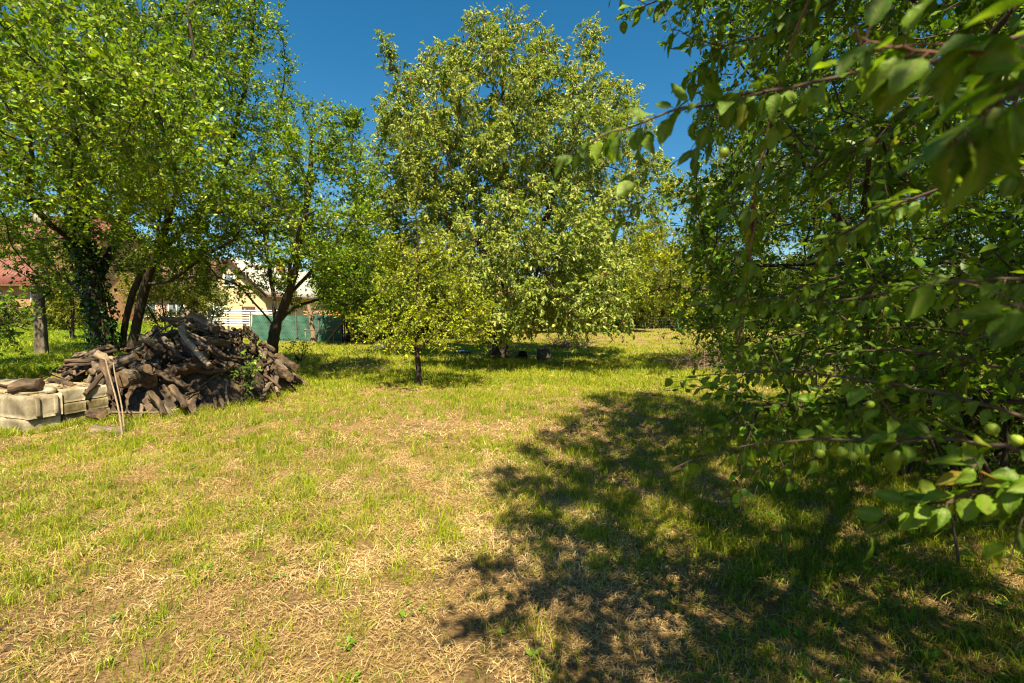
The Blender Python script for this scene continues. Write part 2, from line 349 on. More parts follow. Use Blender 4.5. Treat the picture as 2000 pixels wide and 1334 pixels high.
def limb_mesh(P, par, kids, R, name, mat, parent, flare=1.35, rmin=0.0, seed=0):
    mb = MB(); rs = random.Random(seed); done = set()
    starts = [i for i in range(len(P)) if par[i] < 0]; stack = [(s, None) for s in starts]
    while stack:
        s, p = stack.pop(); chain = [] if p is None else [p]; i = s
        while True:
            chain.append(i)
            if not kids[i]: break
            ks = sorted(kids[i], key=lambda k: -R[k])
            for k in ks[1:]: stack.append((k, i))
            i = ks[0]
        if len(chain) < 2: continue
        pts = P[chain].copy(); rad = R[chain].copy()
        if p is not None: rad[0] = rad[1]
        else: rad[0] *= flare; rad[1] *= 1 + (flare - 1) * 0.3
        if rad.max() < rmin: continue
        if len(pts) > 2: pts[1:-1] = 0.5 * pts[1:-1] + 0.25 * (pts[:-2] + pts[2:])
        big = rad.max()
        if big > 0.04 and len(pts) > 2:                 # finer rings on the thick limbs
            t = np.arange(len(pts)); tt = np.linspace(0, len(pts) - 1, (len(pts) - 1) * 3 + 1)
            pts = np.stack([np.interp(tt, t, pts[:, c]) for c in range(3)], 1); rad = np.interp(tt, t, rad)
        ns = 12 if big > 0.09 else 8 if big > 0.035 else 5 if big > 0.012 else 3
        V, F4 = tube(pts, rad, ns, seed=rs.randint(0, 9999), rough=0.10 if big > 0.03 else 0.0); mb.add(V, F4)
    return mb.build(name, mat, parent, smooth=True)
def foliage(P, par, tips, rs, spec):
    """twigs with leaves on the thin ends of a skeleton"""
    d = np.zeros_like(P); m = par >= 0; d[m] = norm(P[m] - P[par[m]]); d[~m] = (0, 0, 1)
    cand = np.where((tips <= spec.get('maxtips', 4)) & m)[0]
    if 'keep' in spec: cand = cand[spec['keep'](P[cand])]
    if spec.get('gap', 0): cand = cand[noise3(P[cand], spec.get('gaps', 1.2), spec['seed']) > spec['gap'] - 1]
    tw = np.repeat(cand, spec['twigs']); T = len(tw)
    base = P[tw] - d[tw] * rs.uniform(0, spec['step'], (T, 1))
    td = norm(d[tw] * spec.get('along', 0.6) + norm(rs.normal(size=(T, 3))) * 0.8 + np.array([0, 0, spec.get('up', 0.15)]))
    Lg = spec['tlen'] * rs.uniform(0.45, 1.3, (T, 1)); sag = np.array([0, 0, -spec.get('sag', 0.15)])
    t3 = np.array([0, 0.5, 1.0])[None, :, None]
    TP = base[:, None] + t3 * (td * Lg)[:, None] + (t3 ** 2) * (Lg[:, None] * sag[None, None]) + rs.normal(size=(T, 3, 3)) * 0.04 * Lg[:, None] * (t3 > 0)
    TRd = np.tile(np.array([1.0, 0.75, 0.4]), (T, 1)) * spec.get('tr', 0.0035)
    k = spec['per']; s = (np.arange(k) + 0.5) / k; s = np.clip(s[None] + rs.uniform(-0.5, 0.5, (T, k)) / k, 0.02, 1)
    if spec.get('bunch'): s = s ** 0.35
    s_ = s[..., None]
    lp = base[:, None] + s_ * (td * Lg)[:, None] + s_ ** 2 * (Lg[:, None] * sag[None, None])
    side = norm(rs.normal(size=(T, k, 3)))
    A = norm(td[:, None] * spec.get('fwd', 0.5) + side * 0.9 + np.array([0, 0, -spec.get('droop', 0.1)]))
    sunw = np.array(TO_SUN) * spec.get('sunward', 0.3)
    Nn = np.array([0, 0, 1.0]) * spec.get('flat', 0.5) + sunw + norm(rs.normal(size=(T, k, 3))) * spec.get('nrand', 0.9)
    lp = lp.reshape(-1, 3); A = A.reshape(-1, 3); Nn = Nn.reshape(-1, 3); n = len(lp)
    Ls = spec['leaf'] * rs.uniform(0.55, 1.2, n)
    clump = 0.16 * noise3(lp, 1.1, spec['seed'] + 5)
    v = np.clip(rs.normal(0.45, 0.2, n) + clump, 0, 0.94); rare = rs.uniform(size=n) < spec.get('rare', 0.02); v[rare] = rs.uniform(0.94, 1, rare.sum())
    return TP, TRd, lp, A, Nn, Ls, v
def tree(name, label, cat, chains, blobs, r_base, spec, seed=1, n_attr=900, step=0.28, bark='bark', group=None, trop=(0, 0, 0.08), attractors=None, r_tip=0.0045, di=None, dk=None, trunk_name='trunk'):
    rs = np.random.RandomState(seed); spec = dict(spec); spec['seed'] = seed; step = step * 0.9; spec['step'] = step; n_attr = int(n_attr * 3.6)
    b0 = chains[0][0]; root = empty(name, tuple(b0)); tag(root, label, cat, group)
    if attractors is None:
        vol = np.array([np.prod(b[1]) ** 0.62 for b in blobs]); cnt = np.maximum(6, (n_attr * vol / vol.sum()).astype(int))
        A = np.concatenate([ell(rs, b[0], b[1], c) for b, c in zip(blobs, cnt)])
    else: A = attractors(rs)
    A = A[A[:, 2] > gz(A[:, 0], A[:, 1]) + 0.25]
    if spec.get('clump'): A = A[noise3(A, spec['clump'], seed + 3) > spec.get('cthr', -0.2)]
    P, par = grow(chains, A, step, di or step * 9, dk or step * 1.05, rs, trop)
    kids, tips, R = skeleton(P, par, r_base, r_tip)
    off = np.asarray(b0, float)
    limb_mesh(P - off, par, kids, R, trunk_name, M[bark], root, seed=seed)
    TP, TRd, lp, LA, LN, Ls, v = foliage(P, par, tips, rs, spec)
    V1, F1 = tubes_np(TP - off, TRd, 3)
    mesh_np('twig', V1, [F1], M['twig'], root)['kind'] = 'stuff'
    Vl, Fl, n = leaf_geo(lp - off, LA, LN, Ls, spec.get('tmpl', 'mid'), spec.get('width', 1.0))
    mesh_np('crown', Vl, Fl, M[spec['mat']], root, attrs={'v': np.repeat(v, n)})
    print(name, 'nodes', len(P), 'leaves', len(lp))
    return root, P, par, tips, rs, off

# ------------------------------------------------------------------ HOUSES AND FENCES
M['plaster_cream'] = noise_mat('plaster_cream', [(0.3, (0.46, 0.35, 0.21)), (0.7, (0.56, 0.44, 0.28))], scale=3, bump=0.2, bscale=40)
M['plaster_orange'] = noise_mat('plaster_orange', [(0.3, (0.34, 0.18, 0.095)), (0.7, (0.42, 0.24, 0.13))], scale=3, bump=0.2, bscale=40)
M['plaster_pink'] = noise_mat('plaster_pink', [(0.3, (0.3, 0.2, 0.15)), (0.7, (0.4, 0.28, 0.22))], scale=3, bump=0.2, bscale=40)
M['plaster_grey'] = noise_mat('plaster_grey', [(0.3, (0.3, 0.28, 0.24)), (0.7, (0.42, 0.39, 0.34))], scale=3, bump=0.2, bscale=40)
M['roof_red'] = noise_mat('roof_red', [(0.3, (0.11, 0.034, 0.027)), (0.7, (0.16, 0.05, 0.038))], scale=2.5, rough=0.55, bump=0.1)
M['roof_brown'] = noise_mat('roof_brown', [(0.3, (0.1, 0.05, 0.038)), (0.7, (0.16, 0.08, 0.06))], scale=3, rough=0.7, bump=0.2)
M['roof_grey'] = noise_mat('roof_grey', [(0.3, (0.27, 0.25, 0.23)), (0.7, (0.45, 0.42, 0.39))], scale=2.5, bump=0.2)
M['board_brown'] = noise_mat('board_brown', [(0.3, (0.035, 0.015, 0.012)), (0.7, (0.08, 0.035, 0.025))], scale=8, stretch=(6, 6, 0.4), bump=0.5)
M['white'] = plain('white_paint', (0.72, 0.72, 0.7))
M['glass'] = plain('window_glass', (0.12, 0.15, 0.19), rough=0.08, spec=0.8)
M['net_green'] = noise_mat('net_green', [(0.3, (0.03, 0.11, 0.085)), (0.7, (0.05, 0.16, 0.125))], scale=3, rough=0.6, bump=0.5, bscale=2.2, dist=0.1)
M['wire'] = plain('wire', (0.12, 0.14, 0.13), rough=0.5, metal=0.5)
M['brick'] = noise_mat('terracotta', [(0.35, (0.16, 0.07, 0.04)), (0.5, (0.4, 0.2, 0.1)), (0.7, (0.55, 0.33, 0.2))], scale=14, bump=0.8, bscale=16)
M['dead_wood'] = noise_mat('dead_wood', [(0.3, (0.14, 0.1, 0.07)), (0.7, (0.28, 0.21, 0.15))], scale=9, stretch=(4, 4, 0.4), bump=0.4)
M['concrete_pole'] = noise_mat('concrete_pole', [(0.3, (0.3, 0.28, 0.25)), (0.7, (0.45, 0.42, 0.38))], scale=10, bump=0.3)

def gable_house(name, label, x0, x1, y0, y1, zb, ze, zr, wall, roof, along='y', over=0.35, side=None, corr=0.0):
    """walls with a gable; ridge along y or x"""
    root = empty(name, ((x0 + x1) / 2, (y0 + y1) / 2, zb)); tag(root, label, 'house'); o = root.location
    L = lambda x, y, z: (x - o.x, y - o.y, z - o.z)
    mb = MB(); s = 3 if along == 'y' else 2
    if along == 'y':
        xm = (x0 + x1) / 2
        V = [L(x0,y0,zb-.5),L(x1,y0,zb-.5),L(x1,y0,ze),L(xm,y0,zr-.08),L(x0,y0,ze),L(x0,y1,zb-.5),L(x1,y1,zb-.5),L(x1,y1,ze),L(xm,y1,zr-.08),L(x0,y1,ze)]
    else:
        ym = (y0 + y1) / 2
        V = [L(x1,y0,zb-.5),L(x1,y1,zb-.5),L(x1,y1,ze),L(x1,ym,zr-.08),L(x1,y0,ze),L(x0,y0,zb-.5),L(x0,y1,zb-.5),L(x0,y1,ze),L(x0,ym,zr-.08),L(x0,y0,ze)]
    mb.add(V, [(0,1,2,4),(6,5,9,7),(1,6,7,2),(5,0,4,9)], [(4,2,3),(7,9,8)])
    mb.build('wall', M[wall], root)
    # roof: two corrugated sheets
    for sg in (-1, 1):
        n = 620 if corr else 2
        t = np.linspace(0, 1, n); lo = (y0 if along == 'y' else x0) - over; hi = (y1 if along == 'y' else x1) + over
        half = ((x1 - x0) if along == 'y' else (y1 - y0)) / 2; c = ((x0 + x1) if along == 'y' else (y0 + y1)) / 2
        sl = (zr - ze) / half; rows = 7 if corr else 2; VV = []
        for k in range(rows):
            q = k / (rows - 1); d = q * (half + over)
            for tt in t:
                zz = zr - d * sl + (corr * math.sin(tt * (hi - lo) / 0.24 * 6.283) if corr else 0) + 0.02 * (k % 2)
                a = lo + (hi - lo) * tt; b = c + sg * d
                VV.append(L(b, a, zz) if along == 'y' else L(a, b, zz))
        i = np.arange(n - 1)
        Q = np.concatenate([np.stack([k*n+i, k*n+i+1, (k+1)*n+i+1, (k+1)*n+i], 1) for k in range(rows - 1)])
        r = mesh_np('roof', np.array(VV), [Q], M[roof], root)
        so = r.modifiers.new('thick', 'SOLIDIFY'); so.thickness = 0.07
        e = MB(); d = half + over; zz = zr - d * sl
        if along == 'y': e.bar(L(c + sg * (d + .03), lo, zz - .05), L(c + sg * (d + .03), hi, zz - .05), 0.11)
        else: e.bar(L(lo, c + sg * (d + .03), zz - .05), L(hi, c + sg * (d + .03), zz - .05), 0.11)
        e.build('gutter', M['roof_brown'], root)
        if along == 'y':
            bb = MB(); bb.bar(L(c, lo - .04, zr - .03), L(c + sg * d, lo - .04, zz - .03), 0.05, 0.18)
            bb.build('bargeboard', M['board_brown'], root)
    return root, L
def window(root, L, x, z, w, h, y, bars=1):
    f = MB()
    f.box(L(x - w/2 - .07, y - .05, z), L(x - w/2, y, z + h)).box(L(x + w/2, y - .05, z), L(x + w/2 + .07, y, z + h))
    f.box(L(x - w/2 - .07, y - .05, z + h), L(x + w/2 + .07, y, z + h + .07)).box(L(x - w/2 - .1, y - .09, z - .07), L(x + w/2 + .1, y, z))
    for k in range(bars): xx = x - w/2 + w * (k + 1) / (bars + 1); f.box(L(xx - .03, y - .045, z), L(xx + .03, y - .004, z + h))
    fr = f.build('window', M['white'], root)
    MB().box(L(x - w/2, y - .025, z), L(x + w/2, y - .008, z + h)).build('pane', M['glass'], fr)

def build_houses():
    # red roofed house, far left
    r, L = gable_house('red_house', 'orange house with a dark red metal roof behind the post at the far left', -46, -30.6, 31, 41, 0.8, 3.9, 9.0, 'plaster_orange', 'roof_red', 'x', 0.45, corr=0.035)
    for x in (-32.0, -35.2, -38.5): window(r, L, x, 1.75, 1.1, 1.15, 31, 1)
    MB().box(L(-36.6, 35.2, 8.0), L(-35.9, 35.9, 9.9)).box(L(-36.68, 35.12, 9.9), L(-35.82, 35.98, 10.02)).build('chimney', M['plaster_grey'], r)
    MB().bar(L(-30.55, 30.9, 0.8), L(-30.55, 30.9, 3.8), 0.09).build('downpipe', M['wire'], r)
    # brown roofed house in the middle
    r, L = gable_house('brown_house', 'low pinkish house with a brown roof half hidden behind the forked trunks', -31.5, -25.4, 37, 46, 0.3, 3.3, 6.3, 'plaster_pink', 'roof_brown', 'x', 0.4, corr=0.03)
    window(r, L, -27.2, 1.3, 1.2, 1.1, 37, 1); window(r, L, -29.5, 1.3, 1.2, 1.1, 37, 1)
    # cream gable house
    r, L = gable_house('cream_house', 'cream house with a pointed gable and corrugated grey roof', -22.0, -17.3, 32, 45, 0.0, 3.05, 5.35, 'plaster_cream', 'roof_grey', 'y', 0.3, corr=0.03)
    window(r, L, -19.75, 3.5, 0.62, 0.75, 32, 0)
    window(r, L, -20.9, 1.15, 0.9, 1.0, 32, 1)
    d = MB().box(L(-18.9, 31.93, -0.1), L(-18.0, 31.995, 2.0)).build('door', M['board_brown'], r)
    MB().box(L(-18.2, 31.86, 0.95), L(-18.08, 31.93, 1.0)).build('handle', M['wire'], d)
    MB().box(L(-19.2, 37.3, 4.7), L(-18.7, 37.8, 5.9)).box(L(-19.26, 37.24, 5.9), L(-18.64, 37.86, 6.0)).build('chimney', M['brick'], r)
    # white slatted railing of the terrace
    a = at(412, 640, 28); b = at(545, 640, 28)
    r = empty('slatted_railing', ((a[0] + b[0]) / 2, 28, 0)); tag(r, 'white horizontal slatted railing in front of the cream gable house', 'railing')
    w = (b[0] - a[0]) / 2
    m = MB()
    for k in range(7): m.box((-w, -.02, 0.75 + k * .15), (w, .02, 0.84 + k * .15))
    m.build('slat_panel', M['white'], r)
    for k in range(5): MB().box((-w + k * w / 2 - .04, .02, 0), (-w + k * w / 2 + .04, .1, 1.85)).build('post', M['wire'], r)
    # white panel fence beside the green netting
    a = at(488, 640, 26); b = at(546, 640, 26); r = empty('white_fence', ((a[0] + b[0]) / 2, 26, 0)); tag(r, 'plain white fence panel left of the green netting', 'fence'); w = (b[0] - a[0]) / 2
    for k in range(2): MB().box((-w + k * w + .01, -.03, 0.02), (-w + (k + 1) * w - .01, .03, 1.46 - .08 * k)).build('panel', M['white'], r)
    MB().box((-w, -.05, 1.463), (0, .05, 1.52)).build('rail', M['white'], r)
    # green netting fence
    a = at(492, 640, 25); b = at(668, 640, 25); r = empty('netting_fence', ((a[0] + b[0]) / 2, 25, 0)); tag(r, 'green shade netting fence behind the forked tree', 'fence'); w = (b[0] - a[0]) / 2
    n = 60; x = np.linspace(-w, w, n); zz = np.linspace(0.02, 1, 9); VV = []
    for k, q in enumerate(zz):
        for i, xx in enumerate(x):
            top = 1.4 + .035 * math.sin(xx * 2.1) + .05 * abs(math.sin(xx * 1.25)); VV.append((xx, .06 * math.sin(xx * 3.1 + q * 2) + .035 * math.sin(xx * 9 + 6 * q), q * top))
    i = np.arange(n - 1); Q = np.concatenate([np.stack([k*n+i, k*n+i+1, (k+1)*n+i+1, (k+1)*n+i], 1) for k in range(8)])
    o = mesh_np('netting', np.array(VV), [Q], M['net_green'], r, smooth=True)
    for k in range(5): MB().tube([(-w + k * w / 2, -.12, -.1), (-w + k * w / 2 + .02, -.12, 1.6)], .03).build('post', M['wire'], r)
    m = MB()
    for z in (.25, .6, .95, 1.35): m.tube([(-w, -.125, z), (0, -.125, z - .02), (w, -.125, z)], .006, 4)
    for k in range(42):
        xx = -w + 2 * w * k / 41
        for s in (-1, 1): m.tube([(xx, -.13, .05), (min(w, max(-w, xx + s * .7)), -.13, 1.4)], .0045, 3)
    m.build('wire_mesh', M['wire'], r)
    # dark reed screen and shed
    a = at(668, 640, 24.6); b = at(722, 640, 24.6); r = empty('reed_screen', ((a[0] + b[0]) / 2, 24.6, 0)); tag(r, 'dark brown reed screen right of the green netting', 'screen'); w = (b[0] - a[0]) / 2
    m = MB(); rr = random.Random(4)
    for k in range(60): xx = -w + 2 * w * k / 59; m.tube([(xx, rr.uniform(-.02, .02), 0), (xx + rr.uniform(-.04, .04), rr.uniform(-.03, .03), rr.uniform(1.25, 1.5))], .02, 5)
    m.build('reed_panel', M['board_brown'], r)
    for z in (.4, 1.1): MB().bar((-w, -.04, z), (w, -.04, z), .05).build('rail', M['dead_wood'], r)
    r = empty('shed', (-7.4, 29, 0)); tag(r, 'dark open wooden shed behind the reed screen', 'shed')
    m = MB().box((-2.6, 3, -.2), (2.6, 3.12, 2.6)).box((-2.6, 0, -.2), (-2.48, 3, 2.5)).box((2.48, 0, -.2), (2.6, 3, 2.5)).box((-2.48, .02, 1.7), (2.48, .1, 2.35))
    m.build('wall', M['board_brown'], r)
    MB().box((-3.0, -.5, 2.62), (3.0, 3.5, 2.72)).build('roof', M['roof_brown'], r)
    for x in (-1.2, 1.2): MB().box((x - .06, .0, -.2), (x + .06, .015, 1.7)).build('post', M['dead_wood'], r)
    a = at(594, 620, 27); b = at(668, 620, 27)
    r = empty('brick_wall', ((a[0] + b[0]) / 2, 27, 0)); tag(r, 'low wall of stacked terracotta bricks showing above the green netting', 'wall'); w = (b[0] - a[0]) / 2
    m = MB(); rr = random.Random(9)
    for j in range(17):
        for k in range(10):
            x = -w + (k + .5 * (j % 2)) * 2 * w / 10; m.box((x + .005, -.1 + rr.uniform(-.015, .015), j * .1), (x + 2 * w / 10 - .008, .12, j * .1 + .093 - rr.uniform(0, .01)))
    m.build('brickwork', M['brick'], r)
    # leaning dead pole and the wooden frame before the netting
    p = at(612, 668, 24); q = at(604, 598, 24)
    r = empty('dead_trunk', (p[0], 24, 0)); tag(r, 'pale bare trunk leaning before the green netting', 'dead tree')
    pts = np.array([(0, 0, -.1), (0, 0, .5), (-.08, 0, 1.0), (-.12, 0, 1.5), (-.22, .02, 2.0)])
    MB().tube(pts, [.17, .13, .12, .11, .08], 9).build('trunk', M['dead_wood'], r, smooth=True)
    MB().tube([(-.12, 0, 1.5), (.2, .05, 1.9), (.3, .05, 2.3)], [.06, .04, .02], 6).build('branch', M['dead_wood'], r)
    a = at(597, 668, 23.6); b = at(652, 668, 23.6)
    r = empty('wooden_frame', (a[0], 23.6, 0)); tag(r, 'thin wooden frame with a slanting brace before the green netting', 'frame'); w = b[0] - a[0]
    for x in (0, w): MB().bar((x, 0, -.1), (x, 0, .75), .05).build('post', M['dead_wood'], r)
    MB().bar((-.05, -.03, .68), (w + .05, -.03, .66), .05).build('rail', M['dead_wood'], r)
    MB().bar((w * .7, -.06, -.05), (w + .5, -.06, 1.15), .06).build('brace', M['dead_wood'], r)
    # old post at the left
    p = at(83, 700, 10.4); zb = float(gz(p[0], 10.4))
    r = empty('old_post', (p[0], 10.4, zb), 0.35); tag(r, 'weathered square concrete post standing in the green meadow', 'post')
    rs = np.random.RandomState(3); K = 9; V = []
    top = at(80, 558, 10.4)[2] - zb
    for k in range(K):
        z = -.15 + (top + .15) * k / (K - 1); w = .1 - .012 * k / K
        for (sx, sy) in ((-1,-1),(1,-1),(1,1),(-1,1)): V.append((sx * w + rs.uniform(-.008,.008) - .01 * k / K, sy * w * .9 + rs.uniform(-.008,.008), z))
    Q = [(4*k+i, 4*k+(i+1)%4, 4*k+4+(i+1)%4, 4*k+4+i) for k in range(K-1) for i in range(4)] + [(4*K-4, 4*K-3, 4*K-2, 4*K-1)]
    o = mesh_np('shaft', np.array(V), [np.array(Q)], noise_mat('post_concrete', [(0.3, (0.07, 0.052, 0.04)), (0.55, (0.16, 0.128, 0.1)), (0.75, (0.3, 0.25, 0.2))], scale=7, bump=0.7, bscale=25, stretch=(1, 1, .5)), r)
    bv = o.modifiers.new('bevel', 'BEVEL'); bv.width = .02; bv.segments = 2
    # far fence: green posts, a pale pole and thin wire
    r = empty('wire_fence', (11, 40, 0)); tag(r, 'low wire fence on green posts at the far end of the lawn', 'fence')
    gp = plain('post_green', (0.03, 0.16, 0.08))
    for k in range(8): MB().tube([(-8 + k * 2.9, 0, -.1), (-8 + k * 2.9, 0, 1.35)], .04).build('post', gp, r)
    m = MB()
    for z in (.15, .4, .65, .9, 1.15): m.tube([(-8, 0, z), (3, 0, z), (12.3, 0, z)], .008, 3)
    for k in range(48): x = -8 + 20.3 * k / 47; m.tube([(x, .01, .05), (x + .25, .01, 1.2)], .006, 3)
    m.build('wire_mesh', M['wire'], r)
    p = at(1231, 655, 38)
    r = empty('concrete_post', (p[0], 38, 0)); tag(r, 'short pale concrete post at the far end of the lawn', 'post')
    MB().tube([(0, 0, -.1), (0, 0, .8), (0.02, 0, 1.5)], [.14, .12, .11], 8).build('shaft', M['concrete_pole'], r)
build_houses()

# ------------------------------------------------------------------ THE TREES
PLUMSPEC = dict(clump=2.0, cthr=-.22, mat='plum_leaf', twigs=6, tlen=0.34, per=9, leaf=0.062, maxtips=9, up=0.2, droop=0.05, sag=0.1, gap=0.55, gaps=1.1)
# A: the tall cherry
def cherry():
    Y = 15.8; b = ground(975, 700); b = np.array([-0.45, Y, 0.0])
    c = lambda px, py, dy=0: at(px, py, Y + dy)
    ch = [[b, c(978, 640), c(985, 540), c(990, 420), c(985, 280), c(985, 150)],
          [c(978, 640), c(930, 560, .5), c(880, 440, .8), c(830, 300, .6)], [c(985, 540), c(1060, 440, -.6), c(1110, 300, -.4), c(1140, 180)],
          [c(978, 640), c(1050, 570, .9), c(1150, 480, 1.2)], [c(985, 540), c(930, 470, -1.5), c(900, 380, -2)], [c(978, 640), c(1040, 560, -1.6), c(1090, 500, -2.4)], [c(1040, 560, -1.6), c(1120, 560, -2.2), c(1190, 590, -2)], [c(930, 560, .5), c(890, 560, -.8), c(850, 570, -1)], [c(1050, 570, .9), c(1150, 560, .6), c(1220, 580, .4)], [c(1040, 560, -1.6), c(1050, 520, -3), c(1080, 560, -4.2)], [c(930, 470, -1.5), c(930, 470, -3.6)], [c(930, 470, -1.5), c(960, 520, -2.6), c(1000, 590, -3)]]
    B = [pblob(990, 330, Y, 235, 260, 3.6), pblob(870, 330, Y, 140, 170, 3.2), pblob(1120, 330, Y, 150, 180, 3.2), pblob(790, 230, Y, 60, 95, 1.6), pblob(1000, 150, Y, 110, 100, 1.8),
         pblob(985, 60, Y, 22, 50, .5), pblob(915, 75, Y, 16, 40, .5), pblob(760, 120, Y, 26, 60, .7), pblob(1150, 100, Y, 32, 60, .7), pblob(1060, 95, Y, 18, 50, .5), pblob(1215, 200, Y, 40, 60, .9), pblob(880, 130, Y, 20, 45, .6), pblob(830,150,Y,18,45,.6),
         pblob(1260, 390, Y, 60, 90, 1.6), pblob(1100, 540, Y - 1, 150, 100, 2.6), pblob(980, 560, Y - 2.5, 150, 90, 1.6), pblob(1200, 570, Y, 60, 70, 1.6), pblob(1020, 600, Y - 2.8, 130, 55, 1.2), pblob(1150, 500, Y - 1.5, 110, 90, 1.6), pblob(1090, 590, Y - 2, 110, 60, 1.4), pblob(1000, 560, 11.6, 110, 80, 1.1), pblob(1120, 600, 11.6, 100, 50, 1.2), pblob(1060, 450, 12, 130, 100, 1.4), pblob(920, 500, 12.2, 100, 90, 1.2), pblob(1190, 560, 12.4, 70, 80, 1.2), pblob(1180, 640, 12.2, 50, 25, .7), pblob(870, 560, 13, 90, 70, 1.3), pblob(1000, 640, 12.4, 110, 22, 1), pblob(780, 420, Y + .5, 90, 150, 2.4), pblob(1160, 600, Y - .5, 60, 60, 1.2)]
    spec = dict(mat='cherry_leaf', clump=2.2, cthr=-.38, twigs=7, tlen=0.45, per=10, leaf=0.128, maxtips=7, up=0.45, droop=0.75, sag=0.3, flat=0.4, nrand=0.8, fwd=0.4, gap=0.66, gaps=1.6, bunch=True, sunward=0.45, width=0.8, rare=0.03)
    root, P, par, tips, rs, off = tree('cherry_tree', 'tall broad cherry tree with drooping pale green leaves in the middle of the lawn', 'tree', ch, B, 0.27, spec, seed=11, n_attr=2300, step=0.33, bark='bark_dark')
    cand = np.where(tips <= 3)[0]; k = rs.choice(cand, 2600); p = P[k] + rs.normal(size=(2600, 3)) * .1
    V, Fs, n = leaf_geo(p - off, rs.normal(size=(2600, 3)) + np.array([0, 0, -.7]), rs.normal(size=(2600, 3)), rs.uniform(.045, .085, 2600), 'far', 0.8)
    o = mesh_np('bud_scale', V, Fs, M['bud_red'], root, attrs={'v': np.repeat(rs.uniform(0, 1, 2600), n)}); o['kind'] = 'stuff'
cherry()
# B: small plum on a short dark trunk
def small_plum():
    Y = 9.8; b = np.array([-2.0, Y, 0]); c = lambda px, py, dy=0: at(px, py, Y + dy)
    ch = [[b, c(817, 712), c(815, 690)], [c(815, 690), c(814, 600), c(818, 480), c(815, 440)], [c(815, 690), c(790, 668, -.2), c(765, 690, -.3), c(740, 680, -.3), c(725, 655, -.3)], [c(815, 690), c(850, 650, -.3), c(900, 620, -.5)],
          [c(815, 690), c(780, 650, .3), c(740, 610, .4)], [c(815, 690), c(840, 660, .6), c(890, 600, .6)]]
    B = [pblob(840, 625, Y, 120, 42, 1.0), pblob(885, 555, Y, 65, 65, .8), pblob(790, 570, Y, 60, 60, .8), pblob(835, 480, Y, 55, 50, .5), pblob(900, 640, Y - .4, 75, 32, .6), pblob(940, 600, Y, 30, 25, .4), pblob(728, 645, Y - .3, 30, 30, .4), pblob(820, 672, Y - .5, 105, 14, .7), pblob(930, 660, Y - .3, 45, 18, .5), pblob(760, 500, Y + .3, 35, 45, .5), pblob(715, 630, Y, 30, 40, .4), pblob(815, 410, Y, 18, 60, .3), pblob(800, 655, Y - .4, 70, 28, .5)]
    spec = dict(PLUMSPEC, clump=.9, mat='young_leaf', twigs=3, tlen=0.28, per=8, leaf=0.066, gap=0.4, gaps=.7, flat=.7)
    tree('small_plum_tree', 'small yellow green plum tree on a short dark trunk before the cherry', 'tree', ch, B, 0.058, spec, seed=23, n_attr=700, step=0.17, bark='bark_dark', r_tip=.004)
small_plum()
# C: forked tree behind the log pile
def forked():
    Y = 11; b = np.array([at(531, 690, 11)[0], Y, -.05]); c = lambda px, py, dy=0: at(px, py, Y + dy)
    ch = [[b, c(530, 690), c(537, 640)], [c(537, 640), c(534, 570), c(520, 480, .4), c(500, 380, .5)], [c(537, 640), c(560, 580, -.4), c(585, 500, -.6), c(600, 380, -.5), c(610, 260)], [c(537, 640), c(500, 590, -.5), c(460, 550, -1), c(420, 540, -1.3)],
          [c(537, 640), c(575, 600, .6), c(640, 580, .8), c(690, 600, .8)], [c(560, 580, -.4), c(620, 520, .3), c(680, 440, .6)], [c(520, 480, .4), c(540, 400, 1.2), c(570, 300, 1.2)], [c(560, 580, -.4), c(570, 500, -1.2), c(590, 420, -2)]]
    B = [pblob(600, 400, Y, 120, 150, 2.3), pblob(620, 280, Y, 65, 70, 1.2), pblob(600, 225, Y, 24, 40, .5), pblob(650, 240, Y, 20, 40, .4), pblob(690, 330, Y, 55, 100, 1.3), pblob(500, 440, Y, 110, 80, 1.8), pblob(700, 500, Y + .5, 70, 90, 1.6), pblob(560, 510, Y - 1, 110, 40, 1), pblob(680, 580, Y + .8, 60, 45, 1.2), pblob(460, 540, Y - .8, 60, 30, .8), pblob(600, 540, Y + .5, 100, 40, 1.2), pblob(640, 480, Y, 90, 70, 1.6), pblob(430, 500, Y - .8, 60, 40, .8), pblob(600, 400, 9.2, 110, 60, .9), pblob(690, 430, 9.6, 50, 50, .8), pblob(520, 380, 9.0, 70, 60, .8), pblob(460, 565, Y - .6, 65, 28, .6), pblob(610, 585, Y + .8, 60, 28, .7), pblob(560, 555, Y + .3, 60, 28, .7)]
    tree('forked_plum_tree', 'plum tree with a forked trunk just behind the log pile', 'tree', ch, B, 0.125, dict(PLUMSPEC, gap=.62, per=8, leaf=.075), seed=31, n_attr=1300, step=0.26)
forked()
